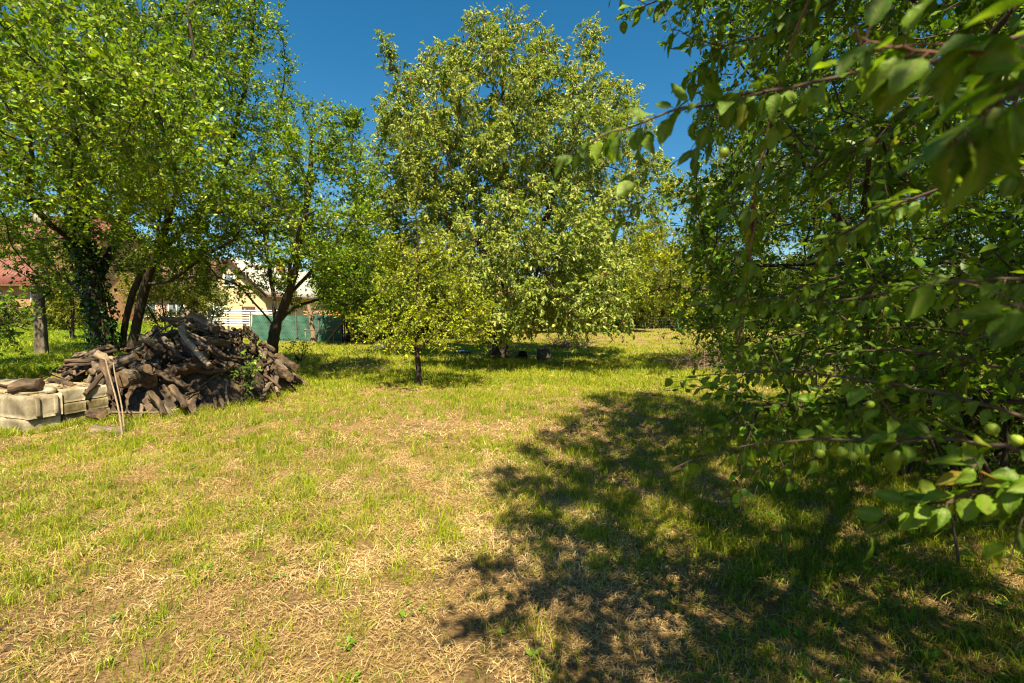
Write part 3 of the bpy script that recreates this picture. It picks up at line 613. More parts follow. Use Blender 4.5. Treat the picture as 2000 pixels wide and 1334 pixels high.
# D1: ivy clad tree at the left, D2: two leaning stems beside it
def left_trees():
    Y = 11; x = at(203, 660, Y)[0]; b = np.array([x, Y, gz(x, Y) - .05]); c = lambda px, py, dy=0: at(px, py, Y + dy)
    ch = [[b, c(200, 640), c(186, 560), c(160, 480), c(148, 400, -.3), c(110, 280, -.8), c(60, 160, -1), c(30, 20, -1)], [c(160, 480), c(100, 440, -.8), c(50, 385, -1.6), c(0, 320, -2.2), c(-80, 250, -2.5)], [c(186, 560), c(230, 470, .6), c(260, 360, .8), c(250, 220, .6), c(240, 60, .3)],
          [c(148, 400, -.3), c(180, 280, -1.4), c(200, 160, -2), c(190, 0, -2.2)], [c(200, 640), c(150, 560, 1), c(90, 520, 1.5), c(0, 480, 2)], [c(148, 400, -.3), c(150, 360, -1.6), c(150, 300, -3), c(140, 230, -4.6), c(130, 160, -5.5)], [c(50, 385, -1.6), c(60, 320, -3), c(60, 250, -4.2)]]
    B = [pblob(120, 230, Y - 1, 190, 190, 2.2), pblob(250, 130, Y, 150, 170, 2.2), pblob(100, 60, Y - 1.5, 160, 120, 2), pblob(40, 330, Y - 2.2, 130, 90, 1.6), pblob(200, 360, Y - 1.8, 130, 80, 1.2), pblob(230, 420, Y - .6, 110, 60, 1.2), pblob(-60, 180, Y - 1, 130, 220, 2), pblob(60, 470, Y + 1.2, 90, 50, 1), pblob(160, -60, Y, 200, 120, 2), pblob(130, 330, Y - 4.2, 170, 90, 1.3), pblob(40, 200, Y - 4, 150, 150, 1.4), pblob(250, 470, Y - .4, 90, 60, 1), pblob(100, 500, Y + .8, 110, 50, 1), pblob(110, 150, 5.6, 180, 150, 1.1), pblob(20, 430, Y - 1, 90, 80, 1.2), pblob(240, 520, Y + .8, 60, 40, .8), pblob(130, 560, Y + 1, 60, 40, .8)]
    tree('ivy_clad_tree', 'big plum tree with an ivy covered trunk at the left', 'tree', ch, B, 0.2, dict(PLUMSPEC, per=8, leaf=.078, gap=.46, gaps=.8, twigs=5, cthr=-.12), seed=41, n_attr=2300, step=0.27, bark='bark_dark')
    # ivy on the trunk
    rs = np.random.RandomState(5); path = np.array([b] + [c(200, 640), c(186, 560), c(160, 480), c(148, 400, -.3), c(125, 320, -.6)])
    n = 2600; t = rs.uniform(0, 1, n) ** .8 * (len(path) - 1); i = np.minimum(t.astype(int), len(path) - 2); f = (t - i)[:, None]
    ctr = path[i] * (1 - f) + path[i + 1] * f; ang = rs.uniform(0, 6.283, n); rad = (0.24 + .06 * np.sin(t * 9 + ang * 2)) * (1 - .1 * t) + np.abs(rs.normal(size=n)) * .07
    out = np.stack([np.cos(ang), np.sin(ang), rs.normal(size=n) * .3], 1)
    V, Fs, k = leaf_geo(ctr + out * rad[:, None] - b, out * .3 + rs.normal(size=(n, 3)) * .5 + np.array([0, 0, -.7]), out + rs.normal(size=(n, 3)) * .45, rs.uniform(.06, .11, n), 'mid', 1.5)
    r = empty('ivy', tuple(b)); tag(r, 'dark ivy climbing the trunk of the big left tree', 'ivy')
    mesh_np('foliage', V, Fs, M['ivy_leaf'], r, attrs={'v': np.repeat(rs.uniform(0, 1, n), k)})
    st = MB()
    for q in range(5):
        a0 = q * 1.25; pp = [path[j] - b + np.array([math.cos(a0 + j * .5), math.sin(a0 + j * .5), 0]) * .23 * (1 - .1 * j) for j in range(len(path))]; st.tube(pp, .018, 5)
    st.build('stem', M['twig'], r)
    Y2 = 11.3; x = at(236, 660, Y2)[0]; b = np.array([x, Y2, gz(x, Y2) - .05]); c = lambda px, py, dy=0: at(px, py, Y2 + dy)
    x2 = at(262, 660, Y2)[0]; b2 = np.array([x2, Y2 - .2, gz(x2, Y2) - .05])
    ch = [[b, c(240, 640), c(262, 560), c(290, 500), c(340, 465, .2), c(400, 400), c(450, 300), c(480, 160), c(500, 20)], [b2, c(266, 640, -.2), c(285, 555, -.3), c(305, 500, -.5), c(330, 420, -1), c(370, 300, -1.6), c(380, 140, -1.8), c(360, 0, -1.8)], [c(285, 555, -.3), c(330, 550, -.8), c(390, 510, -1.2), c(450, 470, -1.4)],
          [c(400, 400), c(480, 340, .8), c(540, 240, .6), c(560, 120, .4)], [c(330, 420, -1), c(280, 320, -.6), c(300, 160), c(310, 20)], [c(305, 500, -.5), c(310, 400, -2), c(310, 330, -3.4)], [c(330, 420, -1), c(310, 300, -2.6), c(300, 220, -4), c(300, 180, -5.4)]]
    B = [pblob(400, 230, Y2 - .8, 160, 170, 2), pblob(480, 150, Y2, 90, 150, 1.5), pblob(540, 60, Y2, 22, 70, .6), pblob(545, 180, Y2, 34, 90, .9), pblob(340, 380, Y2 - 2, 140, 80, 1.2), pblob(440, 390, Y2 - 1, 110, 70, 1.2), pblob(420, 40, Y2 - .5, 110, 90, 1.4), pblob(330, 120, Y2 - 1.5, 90, 110, 1.4), pblob(400, 470, Y2 - 1.2, 90, 45, .8), pblob(500, 0, Y2, 40, 60, .7), pblob(370, -60, Y2 - .8, 120, 80, 1.5), pblob(320, 330, Y2 - 4, 130, 80, 1.2), pblob(300, 180, Y2 - 3.6, 130, 120, 1.3), pblob(450, 480, Y2 - 1, 100, 50, 1), pblob(350, 490, Y2 - .8, 90, 40, .8), pblob(300, 210, 5.8, 130, 130, 1.0), pblob(430, 440, Y2 - .5, 110, 60, 1.2), pblob(330, 530, Y2 + .6, 60, 30, .7), pblob(410, 550, Y2 - .6, 60, 28, .7), pblob(290, 440, Y2 - 1.4, 80, 60, .9)]
    tree('leaning_plum_tree', 'plum tree with two slender leaning trunks right of the ivy clad tree', 'tree', ch, B, 0.1, dict(PLUMSPEC, per=8, leaf=.076, gap=.48, gaps=.8, twigs=5), seed=43, n_attr=2000, step=0.26)
    # dead bare twigs low before the ivy tree are part of a tree beyond the left edge
    Y3 = 7.0; b = np.array([-10.6, Y3, gz(-10.6, Y3) - .05]); c = lambda px, py, dy=0: at(px, py, Y3 + dy)
    ch = [[b, np.array([-10.5, Y3, 1.2]), np.array([-10.2, Y3, 2.1])], [np.array([-10.5, Y3, 1.2]), c(-180, 660, .2), c(-60, 660, .3), c(30, 625, .6), c(105, 566, 1.6)], [np.array([-10.2, Y3, 2.1]), c(-150, 500), c(-40, 540, .2), c(20, 600)]]
    B = [pblob(-60, 600, Y3, 80, 70, .8), pblob(-80, 480, Y3, 70, 70, .9), pblob(-20, 670, Y3, 35, 35, .4), pblob(-200, 420, Y3, 160, 140, 1.4), pblob(5, 590, Y3 + .3, 30, 40, .4)]
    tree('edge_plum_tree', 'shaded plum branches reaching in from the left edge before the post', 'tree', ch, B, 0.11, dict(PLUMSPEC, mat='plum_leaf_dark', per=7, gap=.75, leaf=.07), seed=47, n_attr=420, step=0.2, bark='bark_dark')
left_trees()

# E: the near plum whose branches reach over the camera
def near_plum():
    b = np.array([4.3, 4.3, -.05]); a = np.asarray
    ch = [[b, a([4.35, 4.3, .5]), a([4.5, 4.1, 1.2]), a([4.5, 3.8, 1.9]), a([4.0, 3.4, 2.9]), a([3.2, 2.6, 3.8])],
          [a([4.35, 4.3, .5]), a([3.9, 4.4, 1.3]), a([3.5, 4.5, 2.1]), a([2.9, 4.6, 3.0]), a([2.3, 4.5, 3.9])],
          [a([4.5, 3.8, 1.9]), a([3.8, 3.6, 2.03]), a([3.0, 3.7, 2.0]), a([1.95, 3.8, 1.98])],
          [a([4.5, 4.1, 1.2]), a([4.9, 3.0, 1.7]), a([4.2, 1.8, 2.5]), a([2.6, 1.0, 3.0]), a([1.0, .4, 3.1])],
          [a([4.0, 3.4, 2.9]), a([3.4, 1.6, 3.5]), a([2.2, 0.0, 3.9]), a([.9, -1.0, 3.9])],
          [a([4.35, 4.3, .5]), a([4.9, 4.8, 1.4]), a([5.6, 5.2, 2.4]), a([5.8, 5.0, 3.6])],
          [a([4.35, 4.3, .5]), a([4.6, 3.6, .9]), a([4.6, 2.6, 1.1]), a([4.0, 1.6, 1.2]), a([3.0, 1.2, 1.15])]]
    def attr(rs):
        N = 70000; p = np.stack([rs.uniform(-1.2, 7.5, N), rs.uniform(-3.0, 6.4, N), rs.uniform(.35, 5.4, N)], 1)
        x, y, z = p.T; nz = noise3(p, 1.3, 9)
        edge = np.where(y > .6, .33 * y + .12 + .14 * nz + .05 * ss(1.5, 4, y) * y, np.where(z > 2.3, .45 + .3 * nz + .1 * (z - 3), .9))
        edge = edge + np.where((y > .6) & (z < 1.5), (1.5 - z) * .6 * np.clip(y / 4, .3, 1), 0)
        zmin = 1.32 + .22 * nz - .5 * ss(3.6, 5.2, x) - .3 * ss(3.5, 5.5, y) + .5 * ss(1.5, -1, y) - .45 * ss(.62, .95, x / np.maximum(y, .5)) * (y > 1.5)
        ztop = 6.0 - .09 * ((x - 3.6) ** 2 + (y - 2) ** 2) + .3 * nz
        dc = np.linalg.norm(p - np.array([0, 0, H]), axis=1)
        k = (x > edge) & (z > zmin) & (z < ztop) & (dc > 1.9)
        # thinner inside, and only what lies near the visible part dense
        ins = ((x - 4) / 3.3) ** 2 + ((y - 2) / 4) ** 2 + ((z - 2.6) / 2.2) ** 2
        k &= rs.uniform(size=N) < np.clip(.25 + .6 * ins, 0, 1)
        w = p[k]; up = (w[:, 2] > 3.4) | (w[:, 1] < .6); keep_ = up | (rs.uniform(size=len(w)) < .75); return w[keep_][:10500]
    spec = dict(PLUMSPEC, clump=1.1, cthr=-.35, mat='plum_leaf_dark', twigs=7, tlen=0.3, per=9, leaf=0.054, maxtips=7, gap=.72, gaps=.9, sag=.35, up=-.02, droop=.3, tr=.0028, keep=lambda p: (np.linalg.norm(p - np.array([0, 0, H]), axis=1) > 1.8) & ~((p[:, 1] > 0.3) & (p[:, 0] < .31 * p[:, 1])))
    root, P, par, tips, rs, off = tree('near_plum_tree', 'near plum tree with dense shaded foliage and green plums filling the right side', 'tree', ch, None, 0.085, spec, seed=53, step=0.17, attractors=attr, bark='bark_dark', r_tip=.004, di=1.3, dk=.17, trop=(0, 0, -.02))
    # close branches with full leaves, stalks and plums
    def hero(pts, r0, r1, nl, size, seed, plums=(), red=False, spread=1.0, side_twigs=3, vshift=0.0):
        rs = np.random.RandomState(seed); q = np.array([at(*p) for p in pts]); t = np.linspace(0, 1, len(q)); tt = np.linspace(0, 1, 24)
        C = np.stack([np.interp(tt, t, q[:, k]) for k in range(3)], 1)
        for _ in range(3): C[1:-1] = .5 * C[1:-1] + .25 * (C[:-2] + C[2:])
        C += rs.normal(size=C.shape) * size * .05
        nl = int(nl * 1.7); mb = MB(); mb.tube(C - off, np.linspace(r0, r1, 24), 8); LPt, LA, LN = [], [], []
        lines = [(C, nl)]
        for s in range(side_twigs):
            k = rs.randint(4, 20); d = C[k + 1] - C[k]; d = norm(d + norm(rs.normal(size=3)) * np.linalg.norm(d) * 1.1); L_ = size * rs.uniform(2, 4)
            u = np.linspace(0, 1, 8)[:, None]; c2 = C[k] + u * d * L_ + u ** 2 * np.array([0, 0, -.25]) * L_
            mb.tube(c2 - off, np.linspace(r1 * 1.2, r1 * .6, 8), 5); lines.append((c2, max(4, nl // 6)))
        for c_, m in lines:
            for k in range(m):
                s = (k + rs.uniform(.2, .9)) / m; s = min(s, 1) * (len(c_) - 1); i = min(int(s), len(c_) - 2); p = c_[i] + (c_[i + 1] - c_[i]) * (s - i); d = norm(c_[i + 1] - c_[i])
                w = norm(np.cross(d, norm(rs.normal(size=3)))); ax = norm(d * .45 + w * .9 * spread + np.array([0, 0, -.35])); pet = size * .28
                mb.tube([p - off, p + ax * pet * .6 - off, p + ax * pet - off], [size * .022, size * .017, size * .014], 4)
                LPt.append(p + ax * pet); LA.append(ax + np.array([0, 0, -.15])); LN.append(np.array([0, -.25, .8]) + np.array(TO_SUN) * .3 + rs.normal(size=3) * .5)
        br = mb.build('branch', M['twig_red' if red else 'twig'], root, smooth=True)
        LPt, LA, LN = map(np.array, (LPt, LA, LN)); n = len(LPt)
        V, Fs, k = leaf_geo(LPt - off, LA, LN, size * rs.uniform(.7, 1.15, n), 'hero')
        v = np.clip(rs.normal(.45 + vshift, .2, n), 0, .92); rare = rs.uniform(size=n) < .025; v[rare] = rs.uniform(.88, 1, rare.sum())
        mesh_np('foliage', V, Fs, M['hero_leaf'], br, attrs={'v': np.repeat(v, k), 'rib': np.tile(HRIB, n), 'lat': np.tile(HLAT, n)}, smooth=True)
        for (px, py, Yp, rad) in plums: plum(at(px, py, Yp), rad, root, off)
    def plum(p, r, root, off):
        n, m = 14, 9; V = []
        for i in range(m + 1):
            th = math.pi * i / m
            for j in range(n):
                ph = 6.283 * j / n; rr = math.sin(th) * r * (1 - .07 * math.exp(-(ph / .35) ** 2) - .07 * math.exp(-((6.283 - ph) / .35) ** 2)); V.append((rr * math.cos(ph - 1), rr * math.sin(ph - 1), r * 1.06 * math.cos(th) - .12 * r * math.exp(-(th / .3) ** 2)))
        Q = [(i*n+j, i*n+(j+1)%n, (i+1)*n+(j+1)%n, (i+1)*n+j) for i in range(m) for j in range(n)]
        o = mesh_np('plum', np.array(V), [np.array(Q)], M['fruit'], root, smooth=True); o.location = tuple(p - off)
        MB().tube([(0, 0, r * .9), (.002, 0, r * 1.6), (.001, .002, r * 2.6)], [.0011, .001, .0013], 5).build('stalk', M['hero_leaf'], o)
    hero([(2080, 895, 1.05), (1950, 868, 1.08), (1800, 853, 1.12), (1650, 860, 1.2), (1480, 862, 1.3), (1320, 912, 1.4)], .006, .0018, 30, .056, 1, [(1645, 882, 1.13, .012), (1666, 890, 1.14, .0125), (1689, 888, 1.16, .0115), (1755, 890, 1.1, .0135), (1938, 838, 1.08, .0145), (1602, 886, 1.15, .011)], vshift=.12)
    hero([(2100, 860, 1.25), (1960, 800, 1.28), (1830, 762, 1.35), (1650, 738, 1.5), (1520, 720, 1.6), (1360, 735, 1.75)], .007, .002, 34, .046, 2, [(1700, 790, 1.4, .012)])
    hero([(2090, 900, .85), (1990, 940, .88), (1900, 965, .92), (1830, 985, .95), (1775, 985, 1.0)], .0045, .0018, 24, .054, 21, [(1937, 995, .9, .0125), (1973, 982, .88, .0125), (1955, 972, .93, .011), (1985, 860, .95, .012)], vshift=.15, side_twigs=3)
    hero([(1600, -60, 1.35), (1520, 160, 1.45), (1480, 330, 1.5), (1468, 480, 1.52), (1455, 600, 1.55), (1436, 700, 1.6)], .004, .0015, 22, .055, 4, [(1444, 508, 1.5, .011), (1402, 603, 1.5, .013)], red=True)
    hero([(2150, 90, .62), (1980, 100, .64), (1850, 105, .66), (1740, 95, .7), (1660, 60, .72)], .004, .0015, 15, .062, 5, red=True)
    hero([(2150, 150, .44), (2020, 170, .46), (1930, 210, .48), (1850, 280, .5)], .003, .0012, 11, .06, 6, side_twigs=2)
    hero([(2100, 40, .95), (1850, 120, 1.0), (1640, 150, 1.05), (1480, 180, 1.1), (1330, 215, 1.15), (1180, 262, 1.2), (1110, 300, 1.2)], .006, .0014, 34, .058, 7, [(1414, 298, 1.1, .012)], side_twigs=6)
    hero([(1750, -80, 1.5), (1620, 10, 1.55), (1500, 70, 1.6), (1400, 90, 1.65), (1310, 60, 1.7)], .005, .0016, 30, .06, 8, [(1452, 95, 1.6, .011), (1440, 100, 1.6, .011)], side_twigs=6)
    hero([(1500, -120, 2.0), (1380, -40, 2.0), (1290, 0, 2.05), (1230, 20, 2.05), (1210, 40, 2.05)], .005, .0016, 20, .058, 9, side_twigs=4)
    hero([(2100, 560, 1.15), (1950, 540, 1.2), (1800, 560, 1.3), (1640, 590, 1.4), (1520, 580, 1.5), (1330, 600, 1.55)], .006, .002, 32, .046, 10, [(1560, 640, 1.45, .012)], side_twigs=5)
    hero([(2120, 640, .7), (2010, 610, .72), (1960, 590, .75)], .003, .0014, 8, .06, 12, side_twigs=1)
    hero([(2050, 330, 1.0), (1900, 340, 1.1), (1750, 400, 1.2), (1620, 470, 1.3), (1540, 600, 1.35)], .005, .0016, 28, .046, 13, [(1700, 275, 1.2, .011)], side_twigs=5)
    hero([(1900, 1500, 2.6), (1880, 1150, 2.7), (1850, 950, 2.9), (1800, 800, 3.0), (1750, 720, 3.0)], .009, .003, 24, .058, 14, side_twigs=6)
    hero([(2080, 760, 1.6), (1900, 700, 1.7), (1750, 680, 1.8), (1600, 690, 1.9), (1470, 720, 2.0), (1390, 770, 2.05)], .007, .002, 40, .046, 15, side_twigs=7)
    hero([(2060, 700, 2.2), (1850, 640, 2.3), (1650, 640, 2.4), (1500, 660, 2.5), (1400, 720, 2.5)], .008, .002, 44, .046, 16, side_twigs=8)
    hero([(1980, 1000, 1.9), (1900, 860, 1.9), (1800, 800, 2.0), (1680, 790, 2.1), (1560, 820, 2.15)], .007, .002, 34, .046, 17, side_twigs=6)
    for k, (px, py, Y_, tx, ty) in enumerate([(1760, 960, 4.2, 1738, 760), (1775, 950, 4.3, 1800, 760), (1660, 900, 5.0, 1640, 740), (1860, 980, 3.9, 1885, 720), (1930, 1000, 3.8, 1960, 760), (1735, 930, 4.6, 1700, 720)]):
        p = at(px, py, Y_); p[2] = 0.0; q = at(tx, ty, Y_ - .1); u = np.linspace(0, 1, 12)[:, None]; rs_ = np.random.RandomState(k + 60)
        MB().tube((p + (q - p) * u + np.cumsum(rs_.normal(size=(12, 3)), 0) * .012) - off, np.linspace(.024, .012, 12), 8).build('stem', M['bark_dark'], root, smooth=True)
near_plum()

# F, G, H: the trees and bushes farther off
def far_trees():
    def simple(name, label, cat, Y, base_px, forks, blobs, r, seed, n_attr, step, spec, bark='bark', group=None):
        x = at(base_px, 660, Y)[0]; b = np.array([x, Y, gz(x, Y) - .05]); c = lambda px, py, dy=0: at(px, py, Y + dy)
        f = c(*forks[0]); ch = [[b, f]] + [[f] + [c(*q) for q in fk] for fk in forks[1:]]
        return tree(name, label, cat, ch, [pblob(px, py, Y + dy, rx, ry, rd) for px, py, dy, rx, ry, rd in blobs], r, spec, seed=seed, n_attr=n_attr, step=step, bark=bark, group=group)
    P1 = dict(PLUMSPEC, mat='young_leaf', per=9, leaf=.07, gap=.72, twigs=5, tmpl='mid')
    simple('sunlit_plum_tree', 'sunlit yellow green plum tree right of the cherry at the lawn edge', 'tree', 12.5, 1450, [(1440, 600)] + [[(1400, 520), (1350, 460)], [(1460, 500), (1480, 380)], [(1400, 570, -.5), (1320, 560, -.8), (1260, 570, -.8)]],
           [(1400, 480, 0, 110, 130, 1.6), (1340, 420, 0, 55, 70, .9), (1350, 560, -.5, 90, 70, 1.1), (1275, 570, -.5, 45, 50, .6), (1390, 360, 0, 60, 60, 1), (1270, 490, 0, 45, 80, .8), (1300, 400, 0, 30, 60, .6), (1270, 540, -1, 55, 70, .9), (1320, 480, -1, 60, 80, 1), (1330, 590, -1.2, 60, 50, .8), (1480, 380, .5, 110, 130, 1.4), (1330, 620, -.5, 70, 40, .7), (1240, 610, -.5, 30, 25, .4)], .11, 61, 900, .24, P1)
    P2 = dict(PLUMSPEC, mat='plum_leaf', per=8, leaf=.085, gap=.8, twigs=6, tmpl='far', tlen=.45, width=.9)
    simple('lush_plum_tree', 'leafy plum tree behind the hanging branches at the right', 'tree', 11.5, 1640, [(1640, 600)] + [[(1600, 480), (1580, 340)], [(1700, 480), (1720, 340)]], [(1620, 430, 0, 170, 150, 1.8), (1720, 300, 0, 150, 160, 1.8), (1580, 600, 0, 120, 50, 1.2), (1560, 280, 0, 100, 120, 1.2)], .12, 67, 700, .3, P2)
    simple('thick_plum_tree', 'thick plum tree behind the near branches at the right edge', 'tree', 10.5, 1900, [(1900, 600)] + [[(1850, 480), (1830, 300)], [(1960, 480), (1980, 320)]], [(1880, 430, 0, 150, 160, 1.8), (1950, 280, 0, 150, 180, 1.8), (2080, 450, 0, 120, 170, 1.6), (1840, 600, 0, 150, 50, 1.2), (2000, 620, 0, 120, 50, 1.2)], .12, 71, 700, .3, P2)
    FAR = dict(mat='far_leaf', twigs=8, tlen=1.0, per=9, leaf=.22, maxtips=4, up=.2, droop=.1, gap=.85, tmpl='far', tr=.008, width=1.0)
    def bg(name, label, Y, px, py, rx, ry, seed, mat='far_leaf', n=260, cat='tree', leaf=.22):
        simple(name, label, cat, Y, px, [(px, (py + ry * .6)), [(px - rx * .3, py), (px - rx * .4, py - ry * .4)], [(px + rx * .3, py), (px + rx * .3, py - ry * .5)]],
               [(px, py, 0, rx, ry, rx * Y / F), (px - rx * .45, py + ry * .2, 0, rx * .5, ry * .7, rx * .6 * Y / F), (px + rx * .5, py + ry * .1, 0, rx * .45, ry * .65, rx * .6 * Y / F)], .2, seed, n, Y / 75, dict(FAR, mat=mat, leaf=leaf * Y / 35))
    bg('dark_oak_tree', 'dark rounded tree far behind, between the cherry and the right hand plums', 38, 1200, 560, 95, 95, 81, n=420)
    bg('olive_tree', 'olive green tree far behind the lower right of the cherry', 45, 1110, 590, 70, 60, 82)
    bg('bushy_tree', 'bushy green tree beyond the wire fence at the end of the lawn', 46, 1290, 560, 70, 85, 83, 'hedge_leaf', n=360)
    bg('yellow_tree', 'yellowish tree beyond the fence behind the sunlit plum', 44, 1390, 590, 70, 65, 84, 'hedge_leaf')
    bg('wide_tree', 'wide green tree far behind the hanging plum branches', 44, 1530, 580, 100, 75, 85)
    bg('broad_tree', 'broad green tree far off at the right edge', 43, 1720, 585, 120, 75, 86)
    bg('corner_tree', 'green tree far off beyond the right edge of the plums', 42, 1930, 600, 120, 55, 87, 'hedge_leaf')
    bg('round_tree', 'round tree behind the low brown roof', 52, 385, 545, 45, 55, 88, 'hedge_leaf')
    bg('shady_tree', 'shady tree filling the gap between the forked tree and the cherry', 23, 700, 540, 75, 85, 92, 'plum_leaf_dark', leaf=.3)
    bg('dim_tree', 'dark tree behind the small yellow green plum', 27, 800, 560, 110, 90, 89)
    bg('garden_tree', 'green tree behind the shed and the small plum', 33, 900, 590, 90, 70, 90)
    bg('back_tree', 'green tree in the gap right of the cherry trunk', 36, 1040, 600, 70, 60, 91, 'hedge_leaf')
    # the far edge of the gardens: one mass of leaves
    rs = np.random.RandomState(19); n = 52000; x = rs.uniform(-62, 75, n); y = rs.uniform(48, 56, n); hh = 3.6 + 1.6 * noise3(np.stack([x, 0 * x, 0 * x], 1), 14, 3) + .9 * noise3(np.stack([x, 0 * x, 0 * x], 1), 4, 4)
    z = np.clip(hh, 1.6, 9) * (1 - ((y - 52) / 4.4) ** 2) * rs.uniform(0, 1, n) ** .6 + gz(x, y); pp = np.stack([x, y, z], 1) + rs.normal(size=(n, 3)) * .25
    V, Fs, k = leaf_geo(pp, rs.normal(size=(n, 3)), np.array([0, -.3, .9]) + rs.normal(size=(n, 3)) * .6, rs.uniform(.25, .55, n), 'far', 1.2)
    tag(mesh_np('woodland', V, Fs, M['far_leaf'], attrs={'v': np.repeat(np.clip(rs.normal(.45, .25, n) + .2 * noise3(pp, 5, 5), 0, 1), k)}), 'far belt of trees and bushes closing off the gardens', 'woodland', None, 'stuff')
    def bush(name, label, Y, px, py, rx, ry, seed, mat='hedge_leaf', n=160, leaf=.1, tips=3):
        x = at(px, 650, Y)[0]; zb = float(gz(x, Y)); k = Y / F; c = at(px, py, Y); rs = np.random.RandomState(seed); b = np.array([x, Y, zb])
        ch = [[b, b + np.array([s * rx * k * .4, rs.uniform(-.3, .3), (c[2] - zb) * .8])] for s in (-1, 0, 1)]
        ch[1] = [ch[0][0]] + [ch[1][1]]; ch[2] = [ch[0][0]] + [ch[2][1]]
        tree(name, label, 'bush', ch, [(c, (rx * k, rx * k * .6, ry * k))], .05, dict(FAR, mat=mat, leaf=leaf, tlen=.45, tr=.005, gap=.9), seed=seed, n_attr=n * 2, step=.28, trunk_name='stem')
    bush('garden_bush', 'yellow green bush between the old post and the ivy clad trunk', 16, 140, 535, 65, 100, 101, leaf=.095, n=420)
    bush('low_shrub', 'low flowering shrub behind the old post', 22, 130, 615, 70, 24, 102, leaf=.11)
    bush('dark_shrub', 'rusty dark shrub in front of the orange house', 24, 40, 622, 50, 22, 103, 'far_leaf', leaf=.12)
    bush('fence_bush', 'bright green bush between the leaning trunks and the log pile', 17, 325, 560, 85, 80, 104, leaf=.09, n=460)
    bush('wild_bush', 'green bush right of the forked trunks below the brown roof', 23, 400, 590, 45, 40, 105, 'far_leaf', leaf=.12)
    bush('sapling', 'low bright green sapling growing at the foot of the forked tree', 14.5, 585, 668, 26, 14, 106, leaf=.07, n=80)
    bush('dense_bush', 'dense dark bush behind the cherry trunk', 24, 940, 640, 60, 28, 107, 'far_leaf', leaf=.13)
    bush('dim_bush', 'dark bush by the reed screen behind the small plum', 22, 745, 610, 45, 50, 108, 'plum_leaf_dark', leaf=.12, n=220)
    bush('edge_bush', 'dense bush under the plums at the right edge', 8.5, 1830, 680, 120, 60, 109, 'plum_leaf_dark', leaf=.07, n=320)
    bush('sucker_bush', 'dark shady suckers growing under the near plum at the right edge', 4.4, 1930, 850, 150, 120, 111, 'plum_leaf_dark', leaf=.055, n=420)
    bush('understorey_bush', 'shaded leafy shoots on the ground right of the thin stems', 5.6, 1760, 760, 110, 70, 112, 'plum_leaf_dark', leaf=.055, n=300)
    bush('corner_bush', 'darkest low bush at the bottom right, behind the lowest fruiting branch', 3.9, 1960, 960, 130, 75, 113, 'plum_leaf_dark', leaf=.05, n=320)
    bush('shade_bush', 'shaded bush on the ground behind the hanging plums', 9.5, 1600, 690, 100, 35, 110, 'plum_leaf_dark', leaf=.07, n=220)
far_trees()

# ------------------------------------------------------------------ LOG PILE, CONCRETE BLOCKS, JUNK
M['log_bark'] = noise_mat('log_bark', [(0.28, (0.016, 0.012, 0.009)), (0.5, (0.065, 0.047, 0.034)), (0.72, (0.17, 0.125, 0.09))], scale=7, stretch=(1.6, 1.6, 0.35), bump=1.0, dist=0.03, bscale=14, stops2=[(0.35, (0.6, 0.6, 0.62)), (0.65, (1.25, 1.1, 1.0))], scale2=2.2)
M['log_pale'] = noise_mat('log_pale', [(0.28, (0.07, 0.05, 0.035)), (0.5, (0.2, 0.145, 0.1)), (0.72, (0.38, 0.29, 0.2))], scale=7, stretch=(2.5, 2.5, 0.2), bump=0.9, dist=0.015, bscale=14)
M['log_grey'] = noise_mat('log_grey', [(0.28, (0.03, 0.023, 0.018)), (0.5, (0.12, 0.09, 0.068)), (0.72, (0.27, 0.21, 0.15))], scale=7, stretch=(2, 2, 0.25), bump=1.0, dist=0.02, bscale=14)
def end_mat():
    m, nt, N, L, B = new_mat('cut_wood'); tc = N.new('ShaderNodeTexCoord')
    w = N.new('ShaderNodeTexWave'); w.wave_type = 'RINGS'; w.rings_direction = 'Z'; w.inputs['Scale'].default_value = 34; w.inputs['Distortion'].default_value = 4; w.inputs['Detail'].default_value = 3
    L.new(tc.outputs['Object'], w.inputs['Vector']); r = ramp(N, [(0.2, (0.13, 0.09, 0.06)), (0.6, (0.18, 0.125, 0.082)), (1.0, (0.21, 0.15, 0.1))]); L.new(w.outputs['Fac'], r.inputs[0])
    n = N.new('ShaderNodeTexNoise'); n.inputs['Scale'].default_value = 12; L.new(tc.outputs['Object'], n.inputs['Vector']); r2 = ramp(N, [(0.35, (0.4, 0.38, 0.36)), (0.65, (1.15, 1.1, 1.0))]); L.new(n.outputs['Fac'], r2.inputs[0])
    mx = N.new('ShaderNodeMix'); mx.data_type = 'RGBA'; mx.blend_type = 'MULTIPLY'; mx.inputs[0].default_value = 1; L.new(r.outputs[0], mx.inputs[6]); L.new(r2.outputs[0], mx.inputs[7])
    L.new(mx.outputs[2], B.inputs['Base Color']); B.inputs['Roughness'].default_value = .9; B.inputs['Specular IOR Level'].default_value = .15
    b = N.new('ShaderNodeBump'); b.inputs['Strength'].default_value = .5; b.inputs['Distance'].default_value = .01; L.new(w.outputs['Fac'], b.inputs['Height']); L.new(b.outputs[0], B.inputs['Normal'])
    return m
M['cut'] = end_mat()
def in_blocks(x, y):
    C = ground(58, 848); u = (x - C[0]) * -.95 + (y - C[1]) * .31; w = (x - C[0]) * .31 + (y - C[1]) * .95
    return (u > 0) & (u < 2.6) & (w > 0) & (w < .93)
LOGGROUP = 'logs of the big firewood heap'
